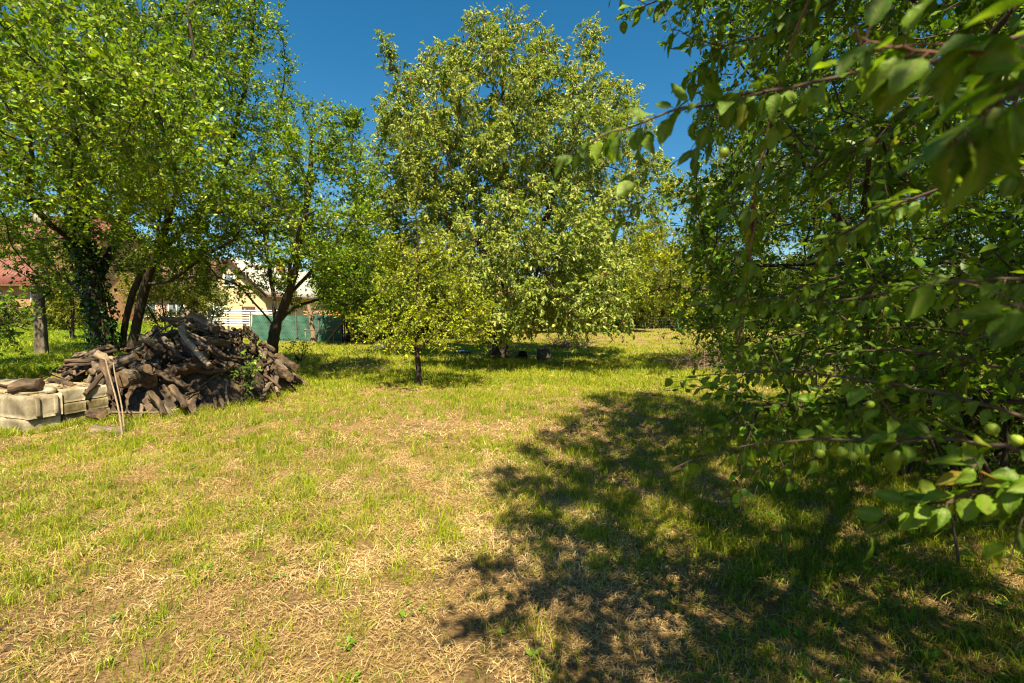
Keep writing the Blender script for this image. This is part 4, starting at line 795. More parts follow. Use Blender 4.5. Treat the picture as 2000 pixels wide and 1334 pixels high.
def make_log(name, L, r, rs, kind, mat='log_bark', label=None, cat='log', group=None, parent=None):
    """a crooked log along its own z axis, centred; bark tube plus two cut ends"""
    n = 11 if r > .05 else 8; K = 9 if L > .35 else 6; t = np.linspace(-.5, .5, K)
    bend = rs.uniform(-.06, .06, 2) * L * (1.6 if r < .03 else 1); wob = rs.normal(size=(K, 2)) * r * .10; tap = rs.uniform(.72, 1.0)
    ang = np.arange(n) / n * 6.283; prof = 1 + .13 * rs.normal(size=n)
    if kind == 'split':                              # a riven half or quarter
        a0 = rs.uniform(0, 6.283); h = rs.uniform(-.15, .35); c = np.cos(ang - a0); prof = np.where(c > h, h / np.maximum(c, .2) if h > 0 else np.abs(h) + .12, prof); prof = np.clip(prof, .14, 1.3)
    V = []
    for k in range(K):
        rr = r * (1 + (tap - 1) * (t[k] + .5)) * prof * (1 + .06 * rs.normal(size=n)) * (1 + .12 * math.sin(k * 2.1 + L * 40))
        tilt = (rs.uniform(-.25, .25) if k in (0, K - 1) else 0) * r
        V.append(np.stack([rr * np.cos(ang) + bend[0] * (4 * t[k] ** 2) + wob[k, 0], rr * np.sin(ang) + bend[1] * (4 * t[k] ** 2) + wob[k, 1], np.full(n, t[k] * L) + tilt * np.cos(ang)], 1))
    V = np.array(V); i = np.arange(n); j = (i + 1) % n
    Q = np.concatenate([np.stack([k*n+i, k*n+j, (k+1)*n+j, (k+1)*n+i], 1) for k in range(K - 1)])
    o = mesh_np(name, V.reshape(-1, 3), [Q], M[mat], parent, smooth=True); tag(o, label, cat, group)
    for e, ring in ((-1, V[0]), (1, V[-1])):
        c = ring.mean(0) + np.array([0, 0, e * .006]); VV = np.concatenate([ring, (ring + c) / 2, [c]]); 
        Fq = np.stack([i, j, n + j, n + i], 1); Ft = np.stack([n + i, n + j, np.full(n, 2 * n)], 1)
        if e < 0: Fq = Fq[:, ::-1]; Ft = Ft[:, ::-1]
        mesh_np('cut_end', VV, [Fq, Ft], M['cut'], o)
    return o
def woodpile():
    rs = np.random.RandomState(12); cs = .05; X0, Y0 = -9.6, 5.6; nx, ny = 130, 130
    gx = X0 + (np.arange(nx) + .5) * cs; gy = Y0 + (np.arange(ny) + .5) * cs; GX, GY = np.meshgrid(gx, gy, indexing='ij')
    cx, cyy = -5.65, 8.55
    def dome(x, y):
        dx = x - cx - .1 * (y - cyy); dy = y - cyy
        rho = np.sqrt((dx / np.where(dx > 0, 1.12, 2.3)) ** 2 + (dy / np.where(dy < 0, 2.1, 2.3)) ** 2)
        return np.clip(1 - rho ** 1.55, -1, 1) * 1.5
    base = gz(GX, GY); D = dome(GX, GY); Hm = np.maximum(base, D * .86 - .16)
    core = np.maximum(D * .86 - .22, base - .1) + .03 * rs.normal(size=D.shape) - np.where(D <= 0.02, .15, 0)
    V = np.stack([GX, GY, core], -1).reshape(-1, 3); i, j = np.meshgrid(np.arange(nx - 1), np.arange(ny - 1), indexing='ij'); k = (i * ny + j).ravel()
    ok = (D[:-1, :-1].ravel() > -.12); Q = np.stack([k, k + ny, k + ny + 1, k + 1], 1)[ok]
    o = mesh_np('wood_litter', V, [Q], M['log_bark']); tag(o, 'crumbled bark and wood litter in the core of the log heap', 'wood litter', None, 'stuff')
    placed = 0; tries = 0
    def drop(x, y, az, L, r):
        nonlocal Hm
        m = 11; s = np.linspace(-.5, .5, m) * L; ca, sa = math.cos(az), math.sin(az); hh = np.full(m, -9.0)
        for q in (-.7, 0, .7):
            px = x + s * ca - sa * q * r; py = y + s * sa + ca * q * r; I = np.clip(((px - X0) / cs).astype(int), 0, nx - 1); J = np.clip(((py - Y0) / cs).astype(int), 0, ny - 1)
            hh = np.maximum(hh, Hm[I, J] - (r - math.sqrt(max(0, r * r - (q * r) ** 2))))
        best = None
        for a in range(0, m // 2 + 1):
            for b in range(m // 2, m):
                if b <= a: continue
                sl = (hh[b] - hh[a]) / (s[b] - s[a]); z0 = hh[a] - sl * s[a]
                if (z0 + sl * s >= hh - .03).all() and abs(sl) < 1.0 and (best is None or z0 < best[0]): best = (z0, sl)
        if best is None: best = (hh.max(), 0.0)
        z0, sl = best; z0 += r * .82
        I0 = np.abs((GX - x) * ca + (GY - y) * sa); lat = np.abs(-(GX - x) * sa + (GY - y) * ca); msk = (I0 < L / 2) & (lat < r)
        zt = z0 + sl * ((GX - x) * ca + (GY - y) * sa) + np.sqrt(np.maximum(0, r * r - lat ** 2)); Hm = np.where(msk, np.maximum(Hm, zt), Hm)
        return z0, sl
    def gap(x, y, az, L, r, z0, sl):
        s = np.linspace(-.5, .5, 9) * L; I = np.clip(((x + s * math.cos(az) - X0) / cs).astype(int), 0, nx - 1); J = np.clip(((y + s * math.sin(az) - Y0) / cs).astype(int), 0, ny - 1); return float((z0 - r * .8 + sl * s - Hm[I, J]).mean())
    def put(o, x, y, z, az, sl, roll):
        d = Vector((math.cos(az), math.sin(az), sl)).normalized(); o.location = (x, y, z); o.rotation_euler = (d.to_track_quat('Z', 'Y').to_matrix() @ Matrix.Rotation(roll, 3, 'Z')).to_euler()
    # a few big ones first, with their own looks
    big = [(300, 790, 7.35, .7, .125, -1.0, 'thick pale ended log lying at the foot of the heap, largest of all'), (380, 765, 7.9, .6, .115, -.5, 'stout log with a brown cut face low in the right side of the heap'), (250, 800, 6.75, .5, .1, -1.2, 'dark stout log at the bottom left corner of the heap above the grass')]
    for px, py, Y, L, r, az, lab in big:
        p = at(px, py, Y); z, sl = drop(p[0], p[1], az, L, r); o = make_log('log', L, r, rs, 'round', 'log_grey', lab, 'log', LOGGROUP); put(o, p[0], p[1], z, az, sl, rs.uniform(0, 6))
    while placed < 296 and tries < 30000:
        tries += 1; x = rs.uniform(-8.7, -4.2); y = rs.uniform(6.2, 11.0); d = float(dome(x, y))
        if d < .02: continue
        if y > cyy + 1.2 and rs.uniform() < .75: continue
        I = int((x - X0) / cs); J = int((y - Y0) / cs)
        if in_blocks(x - .1, y - .15): continue
        if Hm[I, J] > min(d + float(gz(x, y)) * .5 + .1, 1.45): continue
        u = rs.uniform(); r = .028 + .034 * u ** 1.5 if rs.uniform() < .84 else rs.uniform(.065, .1); L = rs.uniform(.3, .75) if r < .08 else rs.uniform(.35, .6)
        if rs.uniform() < .1: r = rs.uniform(.016, .026); L = rs.uniform(.6, 1.2)
        az = rs.choice([-.75, -.2, .25, -1.25]) + rs.normal() * .35
        keepH = Hm; z, sl = drop(x, y, az, L, r); H2 = Hm; Hm = keepH
        if gap(x, y, az, L, r, z, sl) > .06 + .05 * L or abs(sl) > .85: continue
        Hm = H2
        if z > d + .35 + float(gz(x, y)): continue
        o = make_log('log', L, r, rs, 'split' if rs.uniform() < .6 else 'round', rs.choice(['log_bark', 'log_grey', 'log_pale'], p=[.68, .26, .06]), 'rough brown firewood log lying among the others in the heap', 'log', LOGGROUP)
        put(o, x, y, z, az, sl, rs.uniform(0, 6)); placed += 1
    print('logs', placed, tries)
    # two thin sticks stuck upright before the heap, a loose slab of wood in the grass
    def stick(p, q, r, label, mat='dead_wood'):
        p = np.array(p); q = np.array(q); u = np.linspace(0, 1, 9)[:, None]; C = (q - p) * u + np.sin(u * 5) * np.array([.012, .01, 0])
        o = MB().tube(C, np.linspace(r, r * .75, 9), 7).build('stick', M[mat], None, smooth=True); o.location = tuple(p); tag(o, label, 'stick', 'sticks leaning before the heap')
    g = ground(236, 852)
    stick((g[0] + .02, g[1], -.02), at(207, 690, 6.35), .012, 'longer thin stick standing upright before the log heap, nearer the concrete blocks')
    stick((g[0] - .01, g[1] + .06, -.02), at(224, 708, 6.4), .010, 'shorter thin stick standing upright before the log heap, on the right of the pair')
    def hero(label, p, q, r, kind='round', mat='log_bark', rest=False):
        p, q = Vector(p), Vector(q); d = q - p
        if rest:
            c = (p + q) / 2; az = math.atan2(d.y, d.x); z, sl = drop(c.x, c.y, az, d.length, r); o = make_log('log', d.length, r, rs, kind, mat, label, 'log', LOGGROUP); put(o, c.x, c.y, z, az, sl, rs.uniform(0, 6)); return
        o = make_log('log', d.length, r, rs, kind, mat, label, 'log', LOGGROUP); o.location = (p + q) / 2; o.rotation_euler = d.to_track_quat('Z', 'Y').to_euler()
    hero('crooked log jutting out at the upper left end of the heap', at(142, 684, 8.6), at(215, 700, 8.2), .055, rest=True)
    hero('thin log slanting down over the concrete blocks from the heap', at(215, 715, 6.9), at(163, 770, 6.5), .035)
    hero('log with a broken foot slanting down beside the two upright sticks', at(205, 712, 6.9), at(222, 775, 6.35), .05)
    hero('round log end facing out in the middle of the heap front', at(262, 718, 7.5), at(290, 727, 6.75), .075)
    hero('long pale split log lying across the upper right of the heap', at(345, 668, 7.9), at(408, 712, 7.2), .085, 'split', 'log_pale', rest=True)
    hero('fat log crowning the top of the heap', at(372, 636, 8.5), at(425, 630, 8.4), .085, mat='log_grey', rest=True)
    hero('log with lopped twigs on the right foot of the heap', at(430, 735, 8.0), at(360, 715, 7.2), .035)
    hero('crooked log hanging out of the heap toward the grass', at(335, 755, 7.0), at(362, 790, 6.7), .05)
    hero('big dark log at the right foot of the heap', at(520, 715, 9.6), at(568, 732, 8.9), .1)
    hero('dark log at the far right end of the heap in the grass', at(545, 700, 10.1), at(580, 722, 9.4), .09)
    g = ground(205, 850); o = make_log('log', .5, .12, rs, 'split', 'log_grey', 'flat slab of wood lying alone in the grass before the concrete blocks', 'log'); o.location = (g[0], g[1] + .12, .0); o.rotation_euler = (math.pi / 2, .2, 1.35)
    # sprouting leaves in the right side of the heap
    n = 150; rs2 = np.random.RandomState(8); r0 = at(490, 720, 8.3)
    r = empty('seedling', tuple(r0)); tag(r, 'bright green seedling sprouting from the right side of the log heap', 'seedling')
    m = MB(); pts = []
    for k in range(9):
        e = np.array([rs2.uniform(-.22, .32), rs2.uniform(-.35, -.05), rs2.uniform(-.42, .3)]); u = np.linspace(0, 1, 6)[:, None]; C = u * e + np.sin(u * 3) * np.array([0, 0, .08]); m.tube(C, .004, 4); pts.append(C)
    m.build('stem', M['twig'], r); pts = np.concatenate([p[2:] for p in pts]); ii = rs2.randint(0, len(pts), n)
    V, Fs, k = leaf_geo(pts[ii] + rs2.normal(size=(n, 3)) * .03, rs2.normal(size=(n, 3)), np.array([0, -.4, .8]) + rs2.normal(size=(n, 3)) * .4, rs2.uniform(.05, .085, n), 'mid', 1.3)
    mesh_np('foliage', V, Fs, M['weed_leaf'], r, attrs={'v': np.repeat(rs2.uniform(0, 1, n), k)})
woodpile()

def concrete():
    cm = noise_mat('old_concrete', [(0.3, (0.14, 0.115, 0.085)), (0.5, (0.3, 0.26, 0.195)), (0.72, (0.42, 0.375, 0.3))], scale=5, bump=0.35, bscale=30, dist=.012, stops2=[(0.38, (0.55, 0.52, 0.46)), (0.6, (1.05, 1.03, 1.0))], scale2=3.2)
    cg = noise_mat('mossy_concrete', [(0.3, (0.06, 0.05, 0.025)), (0.55, (0.16, 0.13, 0.07)), (0.75, (0.26, 0.22, 0.13))], scale=6, bump=0.35, bscale=30, dist=.012, stops2=[(0.38, (0.6, 0.6, 0.45)), (0.6, (1.05, 1.03, 1.0))], scale2=4)
    C = ground(58, 848); e1 = np.array([-.95, .31, 0]); e2 = np.array([.31, .95, 0]); rz = math.atan2(-e1[1], -e1[0])
    def block(label, a, b, z0, z1, L, mat, s=.0, rib=False, twist=0.0):
        o0 = C + e2 * a + e1 * s; root = empty('concrete_block', tuple(o0 + np.array([0, 0, z0])), rz + twist); tag(root, label, 'block', 'old concrete blocks beside the log heap')
        rs = np.random.RandomState(int(abs(a) * 1000 + abs(z0) * 777)); h = z1 - z0; w = b - a; nx_, nz_ = 14, 5; mb = MB()
        
        nx_, ny_, nz_ = 40, 6, 6; g = np.stack(np.meshgrid(np.linspace(-L, 0, nx_), np.linspace(0, w, ny_), np.linspace(.004, h - .004, nz_), indexing='ij'), -1); ed = ((np.arange(nx_) == nx_ - 1)[:, None, None].astype(int) + np.isin(np.arange(ny_), [0, ny_ - 1])[None, :, None] + np.isin(np.arange(nz_), [0, nz_ - 1])[None, None, :])
        ctr = np.array([-L / 2, w / 2, h / 2]); pull = np.where(ed >= 2, np.abs(rs.normal(size=ed.shape)) * .004 + (rs.uniform(size=ed.shape) < .06) * .02, 0)[..., None]; g = g + rs.normal(size=g.shape) * .0012 + pull * np.sign(ctr - g) * np.array([1, 1, 1]) * (np.abs(g - ctr) > np.array([L, w, h]) * .49)
        idx = np.arange(nx_ * ny_ * nz_).reshape(nx_, ny_, nz_); fs = []
        for A_ in (idx[-1], idx[0].T, idx[:, 0].T[::-1].T[::-1], idx[:, -1], idx[:, :, -1], idx[:, :, 0]): fs.append(np.stack([A_[:-1, :-1].ravel(), A_[1:, :-1].ravel(), A_[1:, 1:].ravel(), A_[:-1, 1:].ravel()], 1))
        body = mesh_np('body', g.reshape(-1, 3), [np.concatenate(fs)], mat, root)
        if rib:
            for y0 in (w * .2, w * .72): MB().box((-.01, y0, .03), (.022, y0 + .045, h - .02)).build('rib', mat, root, bevel=.008)
            MB().box((-L * .98, w * .3, h - .004), (-.25, w * .9, h + .02)).build('lip', mat, root, bevel=.008)
        return root
    block('long pale concrete block on top at the left edge, with two ribs on its end', 0, .37, .185, .49, 2.6, cm, rib=True)
    block('concrete block at the bottom left corner, under the ribbed one', 0.0, .36, -.05, .18, 2.6, cm, s=.04)
    block('mossy concrete block at the bottom of the middle column', .385, .64, -.05, .17, 2.3, cg, s=.03)
    block('mossy concrete block halfway up the middle column', .385, .64, .176, .33, 2.3, cg, s=.0)
    block('pale topped concrete block on top of the middle column', .38, .645, .336, .53, 2.3, cm, s=.02, twist=.02)
    block('mossy concrete block at the bottom of the column next to the logs', .655, .93, -.05, .17, 2.3, cg, s=.0)
    block('mossy concrete block halfway up the column next to the logs', .655, .93, .176, .33, 2.3, cg, s=.03, twist=-.02)
    block('pale topped concrete block on top of the column next to the logs', .65, .95, .336, .515, 2.3, cm, s=.04)
    rs = np.random.RandomState(33)
    def on(label, a, s, z, L, r, az, tilt, kind='round', mat='log_bark'):
        o = make_log('log', L, r, rs, kind, mat, label, 'log'); p = C + e2 * a + e1 * s; o.location = (p[0], p[1], z); d = Vector((math.cos(az), math.sin(az), tilt)).normalized(); o.rotation_euler = d.to_track_quat('Z', 'Y').to_euler()
    on('short thick log chunk resting on the ribbed concrete block', .2, .42, .585, .28, .1, .35, .05)
    on('dark splinter of wood leaning on the ribbed concrete block', .1, .62, .57, .3, .03, 1.2, -.7, 'split')
    on('grey branch lying across the back of the concrete blocks', .75, .7, .55, .9, .035, 2.6, .02)
    on('brown log piece at the left edge on the concrete blocks', .3, .9, .54, .4, .05, .2, .05, 'split')
    st = empty('stone', tuple(C + e2 * .3 + e1 * .12 + np.array([0, 0, .53]))); tag(st, 'pale broken stone on top of the concrete blocks', 'stone')
    V, F4 = tube(np.array([(0, 0, -.04), (0, 0, 0), (0, 0, .03), (0, 0, .045)]), np.array([.06, .085, .06, .02]), 7, 3, .2); mesh_np('body', V, [F4], cm, st)
    # crumbs of bark on the blocks
    n = 260; p = C[None] + e2[None] * rs.uniform(.05, .9, (n, 1)) + e1[None] * rs.uniform(.05, 1.4, (n, 1)); p[:, 2] = .535; sel = (p - C) @ (e2 / np.linalg.norm(e2)) < .37; p[sel, 2] = .497
    V, Fs, k = leaf_geo(p, rs.normal(size=(n, 3)) * [1, 1, .15], np.array([0, 0, 1.0]) + rs.normal(size=(n, 3)) * .25, rs.uniform(.02, .07, n), 'mid', 1.2)
    o = mesh_np('bark_crumbs', V, Fs, M['straw'], attrs={'v': np.repeat(rs.uniform(0, .35, n), k)}); tag(o, 'crumbs of bark and dead leaves on the concrete blocks', 'bark crumbs', None, 'stuff')
concrete()

def junk():
    # old barrel, sacks and scrap round the foot of the cherry
    blue = plain('blue_tarp', (0.008, 0.035, 0.12)); black = plain('black_plastic', (0.012, 0.012, 0.014)); pale = plain('pale_sheet', (0.14, 0.14, 0.135)); blk = noise_mat('grey_block', [(0.3, (0.05, 0.045, 0.04)), (0.7, (0.12, 0.11, 0.095))], scale=14, bump=.5)
    def lump(name, label, cat, px, py, Y, rx, ry, h, mat, seed):
        p = at(px, py, Y); rs = np.random.RandomState(seed); n, m = 22, 8; V = []
        for i in range(m + 1):
            q = i / m; f = math.sqrt(max(0, 1 - q ** 2.4))
            for j in range(n):
                a = 6.283 * j / n; w = 1 + .12 * math.sin(3 * a + seed) + .07 * math.sin(7 * a + q * 5) + .05 * rs.uniform(-1, 1); V.append((rx * f * w * math.cos(a), ry * f * w * math.sin(a), h * q * (1 + .1 * math.sin(4 * a + seed))))
        Q = [(i*n+j, i*n+(j+1)%n, (i+1)*n+(j+1)%n, (i+1)*n+j) for i in range(m) for j in range(n)]
        o = mesh_np(name, np.array(V), [np.array(Q)], mat, smooth=True); o.location = (p[0], Y, -.02); tag(o, label, cat)
    lump('tarpaulin', 'crumpled blue tarpaulin on the ground left of the cherry trunk', 'tarpaulin', 902, 680, 17.5, .35, .3, .16, blue, 2)
    lump('sack', 'pale sack lying behind the small plum', 'sack', 748, 665, 20, .35, .25, .3, pale, 4)
    p = at(1011, 690, 15.6); r = empty('bucket', (p[0], 15.4, 0.02)); tag(r, 'black bucket tipped over beside the cherry trunk', 'bucket'); r.rotation_euler = (1.2, .2, .5)
    V, F4 = tube(np.array([(0, 0, 0), (0, 0, .15), (0, 0, .34)]), np.array([.14, .16, .19]), 18); V2, F42 = tube(np.array([(0, 0, .02), (0, 0, .34)]), np.array([.12, .18]), 18)
    MB().add(V + [0, 0, .0], F4).add(V2, F42[:, ::-1]).build('body', black, r, smooth=True)
    MB().tube([(.19 * math.cos(a), .03, .33 + .16 * math.sin(a)) for a in np.linspace(0, 3.14, 11)], .006, 5).build('handle', M['wire'], r)
    p = at(998, 690, 16); r = empty('wire_crate', (p[0], 16.2, 0)); tag(r, 'old wire crate leaning on the cherry trunk', 'crate'); r.rotation_euler = (.25, .1, .3)
    m = MB()
    for k in range(9): m.tube([(-.05 + k * .05, 0, 0), (-.05 + k * .05, .02, .55)], .007, 4)
    for z in (.05, .3, .52): m.tube([(-.07, 0, z), (.37, 0, z)], .008, 4)
    m.build('grid', M['wire'], r)
    p = ground(1063, 703); r = empty('stone_block', (p[0], p[1] + .2, 0), .2); tag(r, 'square dark stone block standing right of the cherry trunk', 'block')
    MB().box((-.2, -.2, -.05), (.2, .2, .33)).build('body', blk, r, bevel=.03); MB().box((-.21, -.21, .332), (.21, .21, .37)).build('cap', blk, r, bevel=.012)
    p = ground(938, 695); r = MB().box((-.22, -.13, 0), (.22, .13, .05)).build('flat_stone', pale, None, bevel=.02); r.location = (p[0], p[1], .03); r.rotation_euler = (.15, .08, .6); tag(r, 'flat white stone in the shade left of the cherry trunk', 'stone')
    rs = random.Random(6); lab = ['long grey board lying right of the cherry trunk', 'short broken board near the stone block', 'thin pale lath lying across the scrap by the cherry', 'dark board half hidden in grass left of the cherry trunk', 'brown board lying at the foot of the cherry']
    for k, (px, py, L, az) in enumerate([(1030, 698, 1.1, .1), (1045, 700, .6, -.5), (1015, 694, .8, .35), (900, 692, 1.0, .05), (965, 703, .5, .4)]):
        p = ground(px, py); o = MB().box((-L / 2, -.05, -.012), (L / 2, .05, .012)).build('board', M['dead_wood'], None, bevel=.004); o.location = (p[0], p[1], .05 + .02 * k); o.rotation_euler = (rs.uniform(-.2, .2), rs.uniform(-.06, .06), az); tag(o, lab[k], 'board', 'scrap boards under the cherry')
    # brushwood heaps
    def brush(label, c, rx, ry, h, n, seed, cut=.9):
        rs = np.random.RandomState(seed); a = rs.uniform(0, 6.283, n); q = np.sqrt(rs.uniform(0, 1, n)); b = np.stack([c[0] + rx * q * np.cos(a), c[1] + ry * q * np.sin(a), h * (1 - q ** 2) * rs.uniform(0, .8, n)], 1)
        d = norm(rs.normal(size=(n, 3)) * [1, 1, .55] + [0, 0, .25]); L_ = rs.uniform(.4, 1.2, (n, 1)); t = np.linspace(0, 1, 5)[None, :, None]
        P = b[:, None] + t * (d * L_)[:, None] + rs.normal(size=(n, 5, 3)) * .04 * t; P[..., 2] = np.maximum(P[..., 2], .01); R = np.linspace(1, .4, 5)[None] * rs.uniform(.004, .012, (n, 1))
        r = empty('brushwood', tuple(c)); tag(r, label, 'brushwood'); V, Fq = tubes_np(P - np.asarray(c), R, 3); mesh_np('brush', V, [Fq], M['dead_wood'], r)
    brush('heap of dry brushwood under the hanging plums at the lawn edge', (6.2, 13.2, 0), 1.6, 1.0, .75, 650, 1); brush('low heap of brushwood deeper under the right hand plums', (8.0, 12.0, 0), 1.6, 1.1, .8, 600, 2); brush('small pile of dry twigs behind the stone block on the lawn', (2.6, 20.5, 0), 1.0, .7, .55, 350, 3)
    brush('fallen dead branches in the shade left of the small plum', (-4.3, 12.5, 0), 1.2, .6, .12, 60, 4)
junk()

# ------------------------------------------------------------------ GRASS, STRAW, WEEDS
def scatter(rs, n, y0, y1, margin=3.2, p=1.0):
    """random ground points in the wide wedge before the camera (and a step beyond it)"""
    y = y0 + (y1 - y0) * rs.uniform(0, 1, n) ** p; x = rs.uniform(-1, 1, n) * (1.16 * y + margin); return x, y
def in_pile(x, y):
    dx = x + 5.65 - .1 * (y - 8.55); dy = y - 8.55
    return np.sqrt((dx / np.where(dx > 0, 1.12, 2.75)) ** 2 + (dy / np.where(dy < 0, 2.1, 2.3)) ** 2) < .93
def blades(rs, x, y, h, w, lean):
    h = h * .78; n = len(x); z = gz(x, y); a = rs.uniform(0, 6.283, n); f = np.stack([np.cos(a), np.sin(a), 0 * a], 1); l = rs.normal(size=(n, 2)) * lean[:, None]
    up = np.stack([l[:, 0], l[:, 1], np.ones(n)], 1); b = np.stack([x, y, z - .005], 1); h = h[:, None]; w = w[:, None]
    m = b + up * h * .55 * np.array([.6, .6, 1]); t = b + up * h * np.array([1.5, 1.5, 1 * 1.0]) - np.array([0, 0, 1]) * h * (lean[:, None] * .35)
    V = np.stack([b - f * w / 2, b + f * w / 2, m - f * w * .42, m + f * w * .42, t], 1).reshape(-1, 3); k = np.arange(n)[:, None] * 5
    return V, [k + np.array([[0, 1, 3, 2]]), k + np.array([[2, 3, 4]])]
def meadow():
    rs = np.random.RandomState(77); VS, F4, F3, VA = [], [], [], []; off = 0
    def add(x, y, h, w, lean, v):
        nonlocal off
        V, (q, t) = blades(rs, x, y, h, w, lean); VS.append(V); F4.append(q + off); F3.append(t + off); VA.append(np.repeat(v, 5)); off += len(V)
    for (y0, y1, n, hs, ws, tuft, sp) in ((-.6, 2.6, 20000, .08, .0036, 7, .05), (2.6, 5.0, 33000, .085, .0045, 6, .06), (5.0, 9.0, 37000, .095, .006, 6, .06), (9.0, 15.0, 26000, .11, .010, 6, .09), (15, 26, 22000, .12, .017, 5, .14), (26, 48, 16000, .15, .035, 4, .3)):
        x, y = scatter(rs, n, y0, y1); g = greenness(x, y); keep = (rs.uniform(size=n) < np.clip(g * 1.75 - .27, .03, 1)) & ~in_blocks(x, y) & ~in_pile(x, y); x, y, g = x[keep], y[keep], g[keep]
        size = rs.uniform(.5, 1.6, len(x)) * (.7 + .7 * g); kk = np.repeat(np.arange(len(x)), tuft); m = len(kk)
        xx = x[kk] + rs.normal(size=m) * sp * .5; yy = y[kk] + rs.normal(size=m) * sp * .5
        tone = rs.normal(.48, .17, len(x))[kk] + rs.normal(size=m) * .12 + .1 * noise3(np.stack([xx, yy, 0 * xx], 1), 2.5, 6)
        v = np.clip(tone, 0, .93); dry = rs.uniform(size=m) < .05; v[dry] = rs.uniform(.93, 1, dry.sum())
        add(xx, yy, hs * size[kk] * rs.uniform(.5, 1.2, m), ws * rs.uniform(.7, 1.4, m), rs.uniform(.15, .6, m), v)
    # tall lush grass: the terrace, the foot of the heap and of the blocks
    n = 30000; x = rs.uniform(-34, -6.5, n); y = 7.0 + 25 * rs.uniform(0, 1, n) ** 1.6; k = (-x - .62 * y > .6) & (-x < 1.35 * y + 1) & ~in_pile(x, y) & ~in_blocks(x, y); x, y = x[k], y[k]; m = len(x)
    add(x, y, rs.uniform(.12, .32, m), .010 + .0007 * y, rs.uniform(.15, .6, m), np.clip(rs.normal(.55, .2, m), 0, .95))
    n = 1500; a = rs.uniform(-2.9, .3, n); q = rs.uniform(.93, 1.1, n); dx, dy = q * np.cos(a), q * np.sin(a); x = -5.65 + dx * np.where(dx > 0, 1.12, 2.75) + .1 * dy * 2.1; y = 8.55 + dy * 2.1; k = ~in_blocks(x, y); x, y = x[k], y[k]; m = len(x)
    add(x, y, rs.uniform(.06, .24, m), rs.uniform(.005, .011, m), rs.uniform(.2, .7, m), np.clip(rs.normal(.5, .2, m), 0, .9))
    C = ground(58, 848); n = 420; s = rs.uniform(-.1, 1.0, n); x = C[0] + .31 * s + .95 * rs.uniform(.02, .16, n); y = C[1] + .95 * s - .31 * .1; add(x, y, rs.uniform(.05, .2, n), rs.uniform(.005, .011, n), rs.uniform(.2, .7, n), np.clip(rs.normal(.55, .2, n), 0, .9))
    n = 420; s = rs.uniform(0, 2, n); d = rs.uniform(.02, .2, n); x = C[0] - .95 * s - .31 * d; y = C[1] + .31 * s - .95 * d; add(x, y, rs.uniform(.05, .2, n), rs.uniform(.005, .011, n), rs.uniform(.2, .7, n), np.clip(rs.normal(.55, .2, n), 0, .9))
    # deeper grass in the shade under the near plum
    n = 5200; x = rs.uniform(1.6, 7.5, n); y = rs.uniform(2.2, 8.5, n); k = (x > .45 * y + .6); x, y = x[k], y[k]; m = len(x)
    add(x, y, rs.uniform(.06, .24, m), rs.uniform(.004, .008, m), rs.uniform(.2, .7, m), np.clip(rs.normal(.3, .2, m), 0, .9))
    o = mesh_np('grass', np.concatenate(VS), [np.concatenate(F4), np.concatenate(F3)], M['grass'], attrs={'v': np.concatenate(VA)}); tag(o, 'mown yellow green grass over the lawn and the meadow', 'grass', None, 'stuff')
    print('blades', off // 5)
    # straw: cut dry stalks lying flat
    VS, FS, VA, off2 = [], [], [], 0
    for (y0, y1, n, L_, w) in ((-.6, 2.6, 200000, .034, .0019), (2.6, 5, 230000, .042, .0026), (5, 9, 80000, .06, .0045), (9, 16, 50000, .08, .008)):
        x, y = scatter(rs, n, y0, y1); g = greenness(x, y); k = (rs.uniform(size=n) < np.clip(1.25 - g * 1.3, .1, 1)) & (noise3(np.stack([x, y, 0 * x], 1), .5, 4) > -.75) & ~in_blocks(x, y) & ~in_pile(x, y); x, y = x[k], y[k]; m = len(x)
        a = rs.normal(.5, 1.0, m) + .8 * noise3(np.stack([x, y, 0 * x], 1), 1.5, 8); L2 = L_ * rs.uniform(.4, 1.5, m) * np.where(rs.uniform(size=m) < .02, 3, 1); d = np.stack([np.cos(a), np.sin(a), rs.normal(size=m) * .32], 1) * L2[:, None] / 2; s = np.stack([-np.sin(a), np.cos(a), 0 * a], 1) * (w * rs.uniform(.5, 1.6, m))[:, None] / 2
        c = np.stack([x, y, gz(x, y) + .008 + np.abs(rs.normal(size=m)) * .014], 1); md = c + np.array([0, 0, 1]) * (L2 * rs.uniform(0, .12, m))[:, None]
        V = np.stack([c - d - s, c - d + s, md - s, md + s, c + d - s * .6, c + d + s * .6], 1).reshape(-1, 3); kk = np.arange(m)[:, None] * 6 + off2
        FS += [kk + np.array([[0, 1, 3, 2]]), kk + np.array([[2, 3, 5, 4]])]; VS.append(V); VA.append(np.repeat(np.clip(rs.normal(.5, .25, m) + .15 * noise3(np.stack([x, y, 0 * x], 1), 1.1, 12), 0, 1), 6)); off2 += len(V)
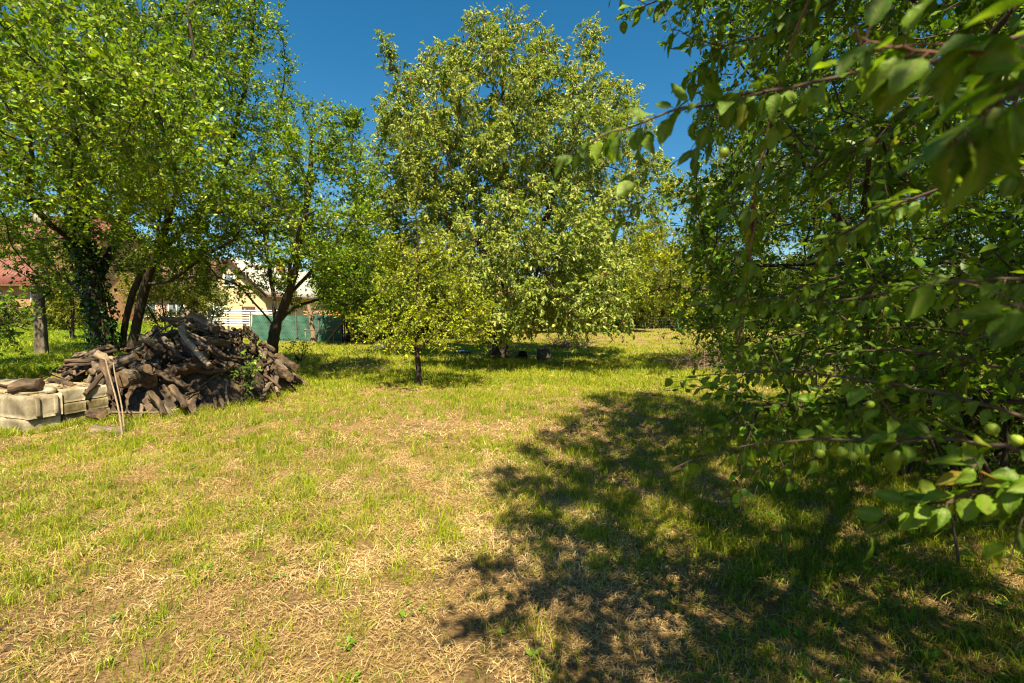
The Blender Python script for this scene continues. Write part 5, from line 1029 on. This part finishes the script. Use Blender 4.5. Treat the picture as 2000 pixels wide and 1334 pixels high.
    o = mesh_np('straw', np.concatenate(VS), FS, M['straw'], attrs={'v': np.concatenate(VA)}); tag(o, 'dry cut straw strewn over the bare lawn', 'straw', None, 'stuff')
    # broad leaved weeds: rosettes near, a carpet on the terrace
    LP, LA, LN, LL, LV = [], [], [], [], []
    def rosette(x, y, n, L_):
        z = gz(x, y); k = len(x); ii = np.repeat(np.arange(k), n); m = len(ii); a = rs.uniform(0, 6.283, m); el = rs.uniform(.1, .9, m)
        LP.append(np.stack([x[ii] + .01 * np.cos(a), y[ii] + .01 * np.sin(a), z[ii] + .008 + rs.uniform(0, .02, m)], 1)); LA.append(np.stack([np.cos(a), np.sin(a), el], 1)); LN.append(np.stack([-np.cos(a) * el, -np.sin(a) * el, np.ones(m)], 1) + rs.normal(size=(m, 3)) * .3)
        LL.append((L_ if np.ndim(L_) else np.full(k, L_))[ii] * rs.uniform(.5, 1.2, m)); LV.append(np.clip(rs.normal(.45, .25, m), 0, 1))
    x, y = scatter(rs, 900, .8, 4.2); k = rs.uniform(size=900) < greenness(x, y) + .1; rosette(x[k], y[k], 7, rs.uniform(.014, .042, k.sum()))
    x, y = scatter(rs, 1500, 4.2, 11); k = (rs.uniform(size=1500) < greenness(x, y) + .0) & ~in_blocks(x, y) & ~in_pile(x, y); rosette(x[k], y[k], 6, rs.uniform(.02, .055, k.sum()))
    n = 9000; x = rs.uniform(-33, -6.5, n); y = 8.0 + 22 * rs.uniform(0, 1, n) ** 1.5; k = (-x - .62 * y > 1.0) & (-x < 1.35 * y + 1) & ~in_pile(x, y); x, y = x[k], y[k]; rosette(x, y, 6, .11 + .004 * y)
    n = 500; x = rs.uniform(1.2, 6.5, n); y = rs.uniform(1.8, 7.5, n); k = x > .4 * y + .4; rosette(x[k], y[k], 6, .06)
    LP, LA, LN, LL, LV = map(np.concatenate, (LP, LA, LN, LL, LV)); V, Fs, k = leaf_geo(LP, LA, LN, LL, 'mid', 1.0)
    o = mesh_np('weeds', V, Fs, M['weed_leaf'], attrs={'v': np.repeat(LV, k)}); tag(o, 'broad leaved weeds growing in the grass', 'weeds', None, 'stuff')
meadow()
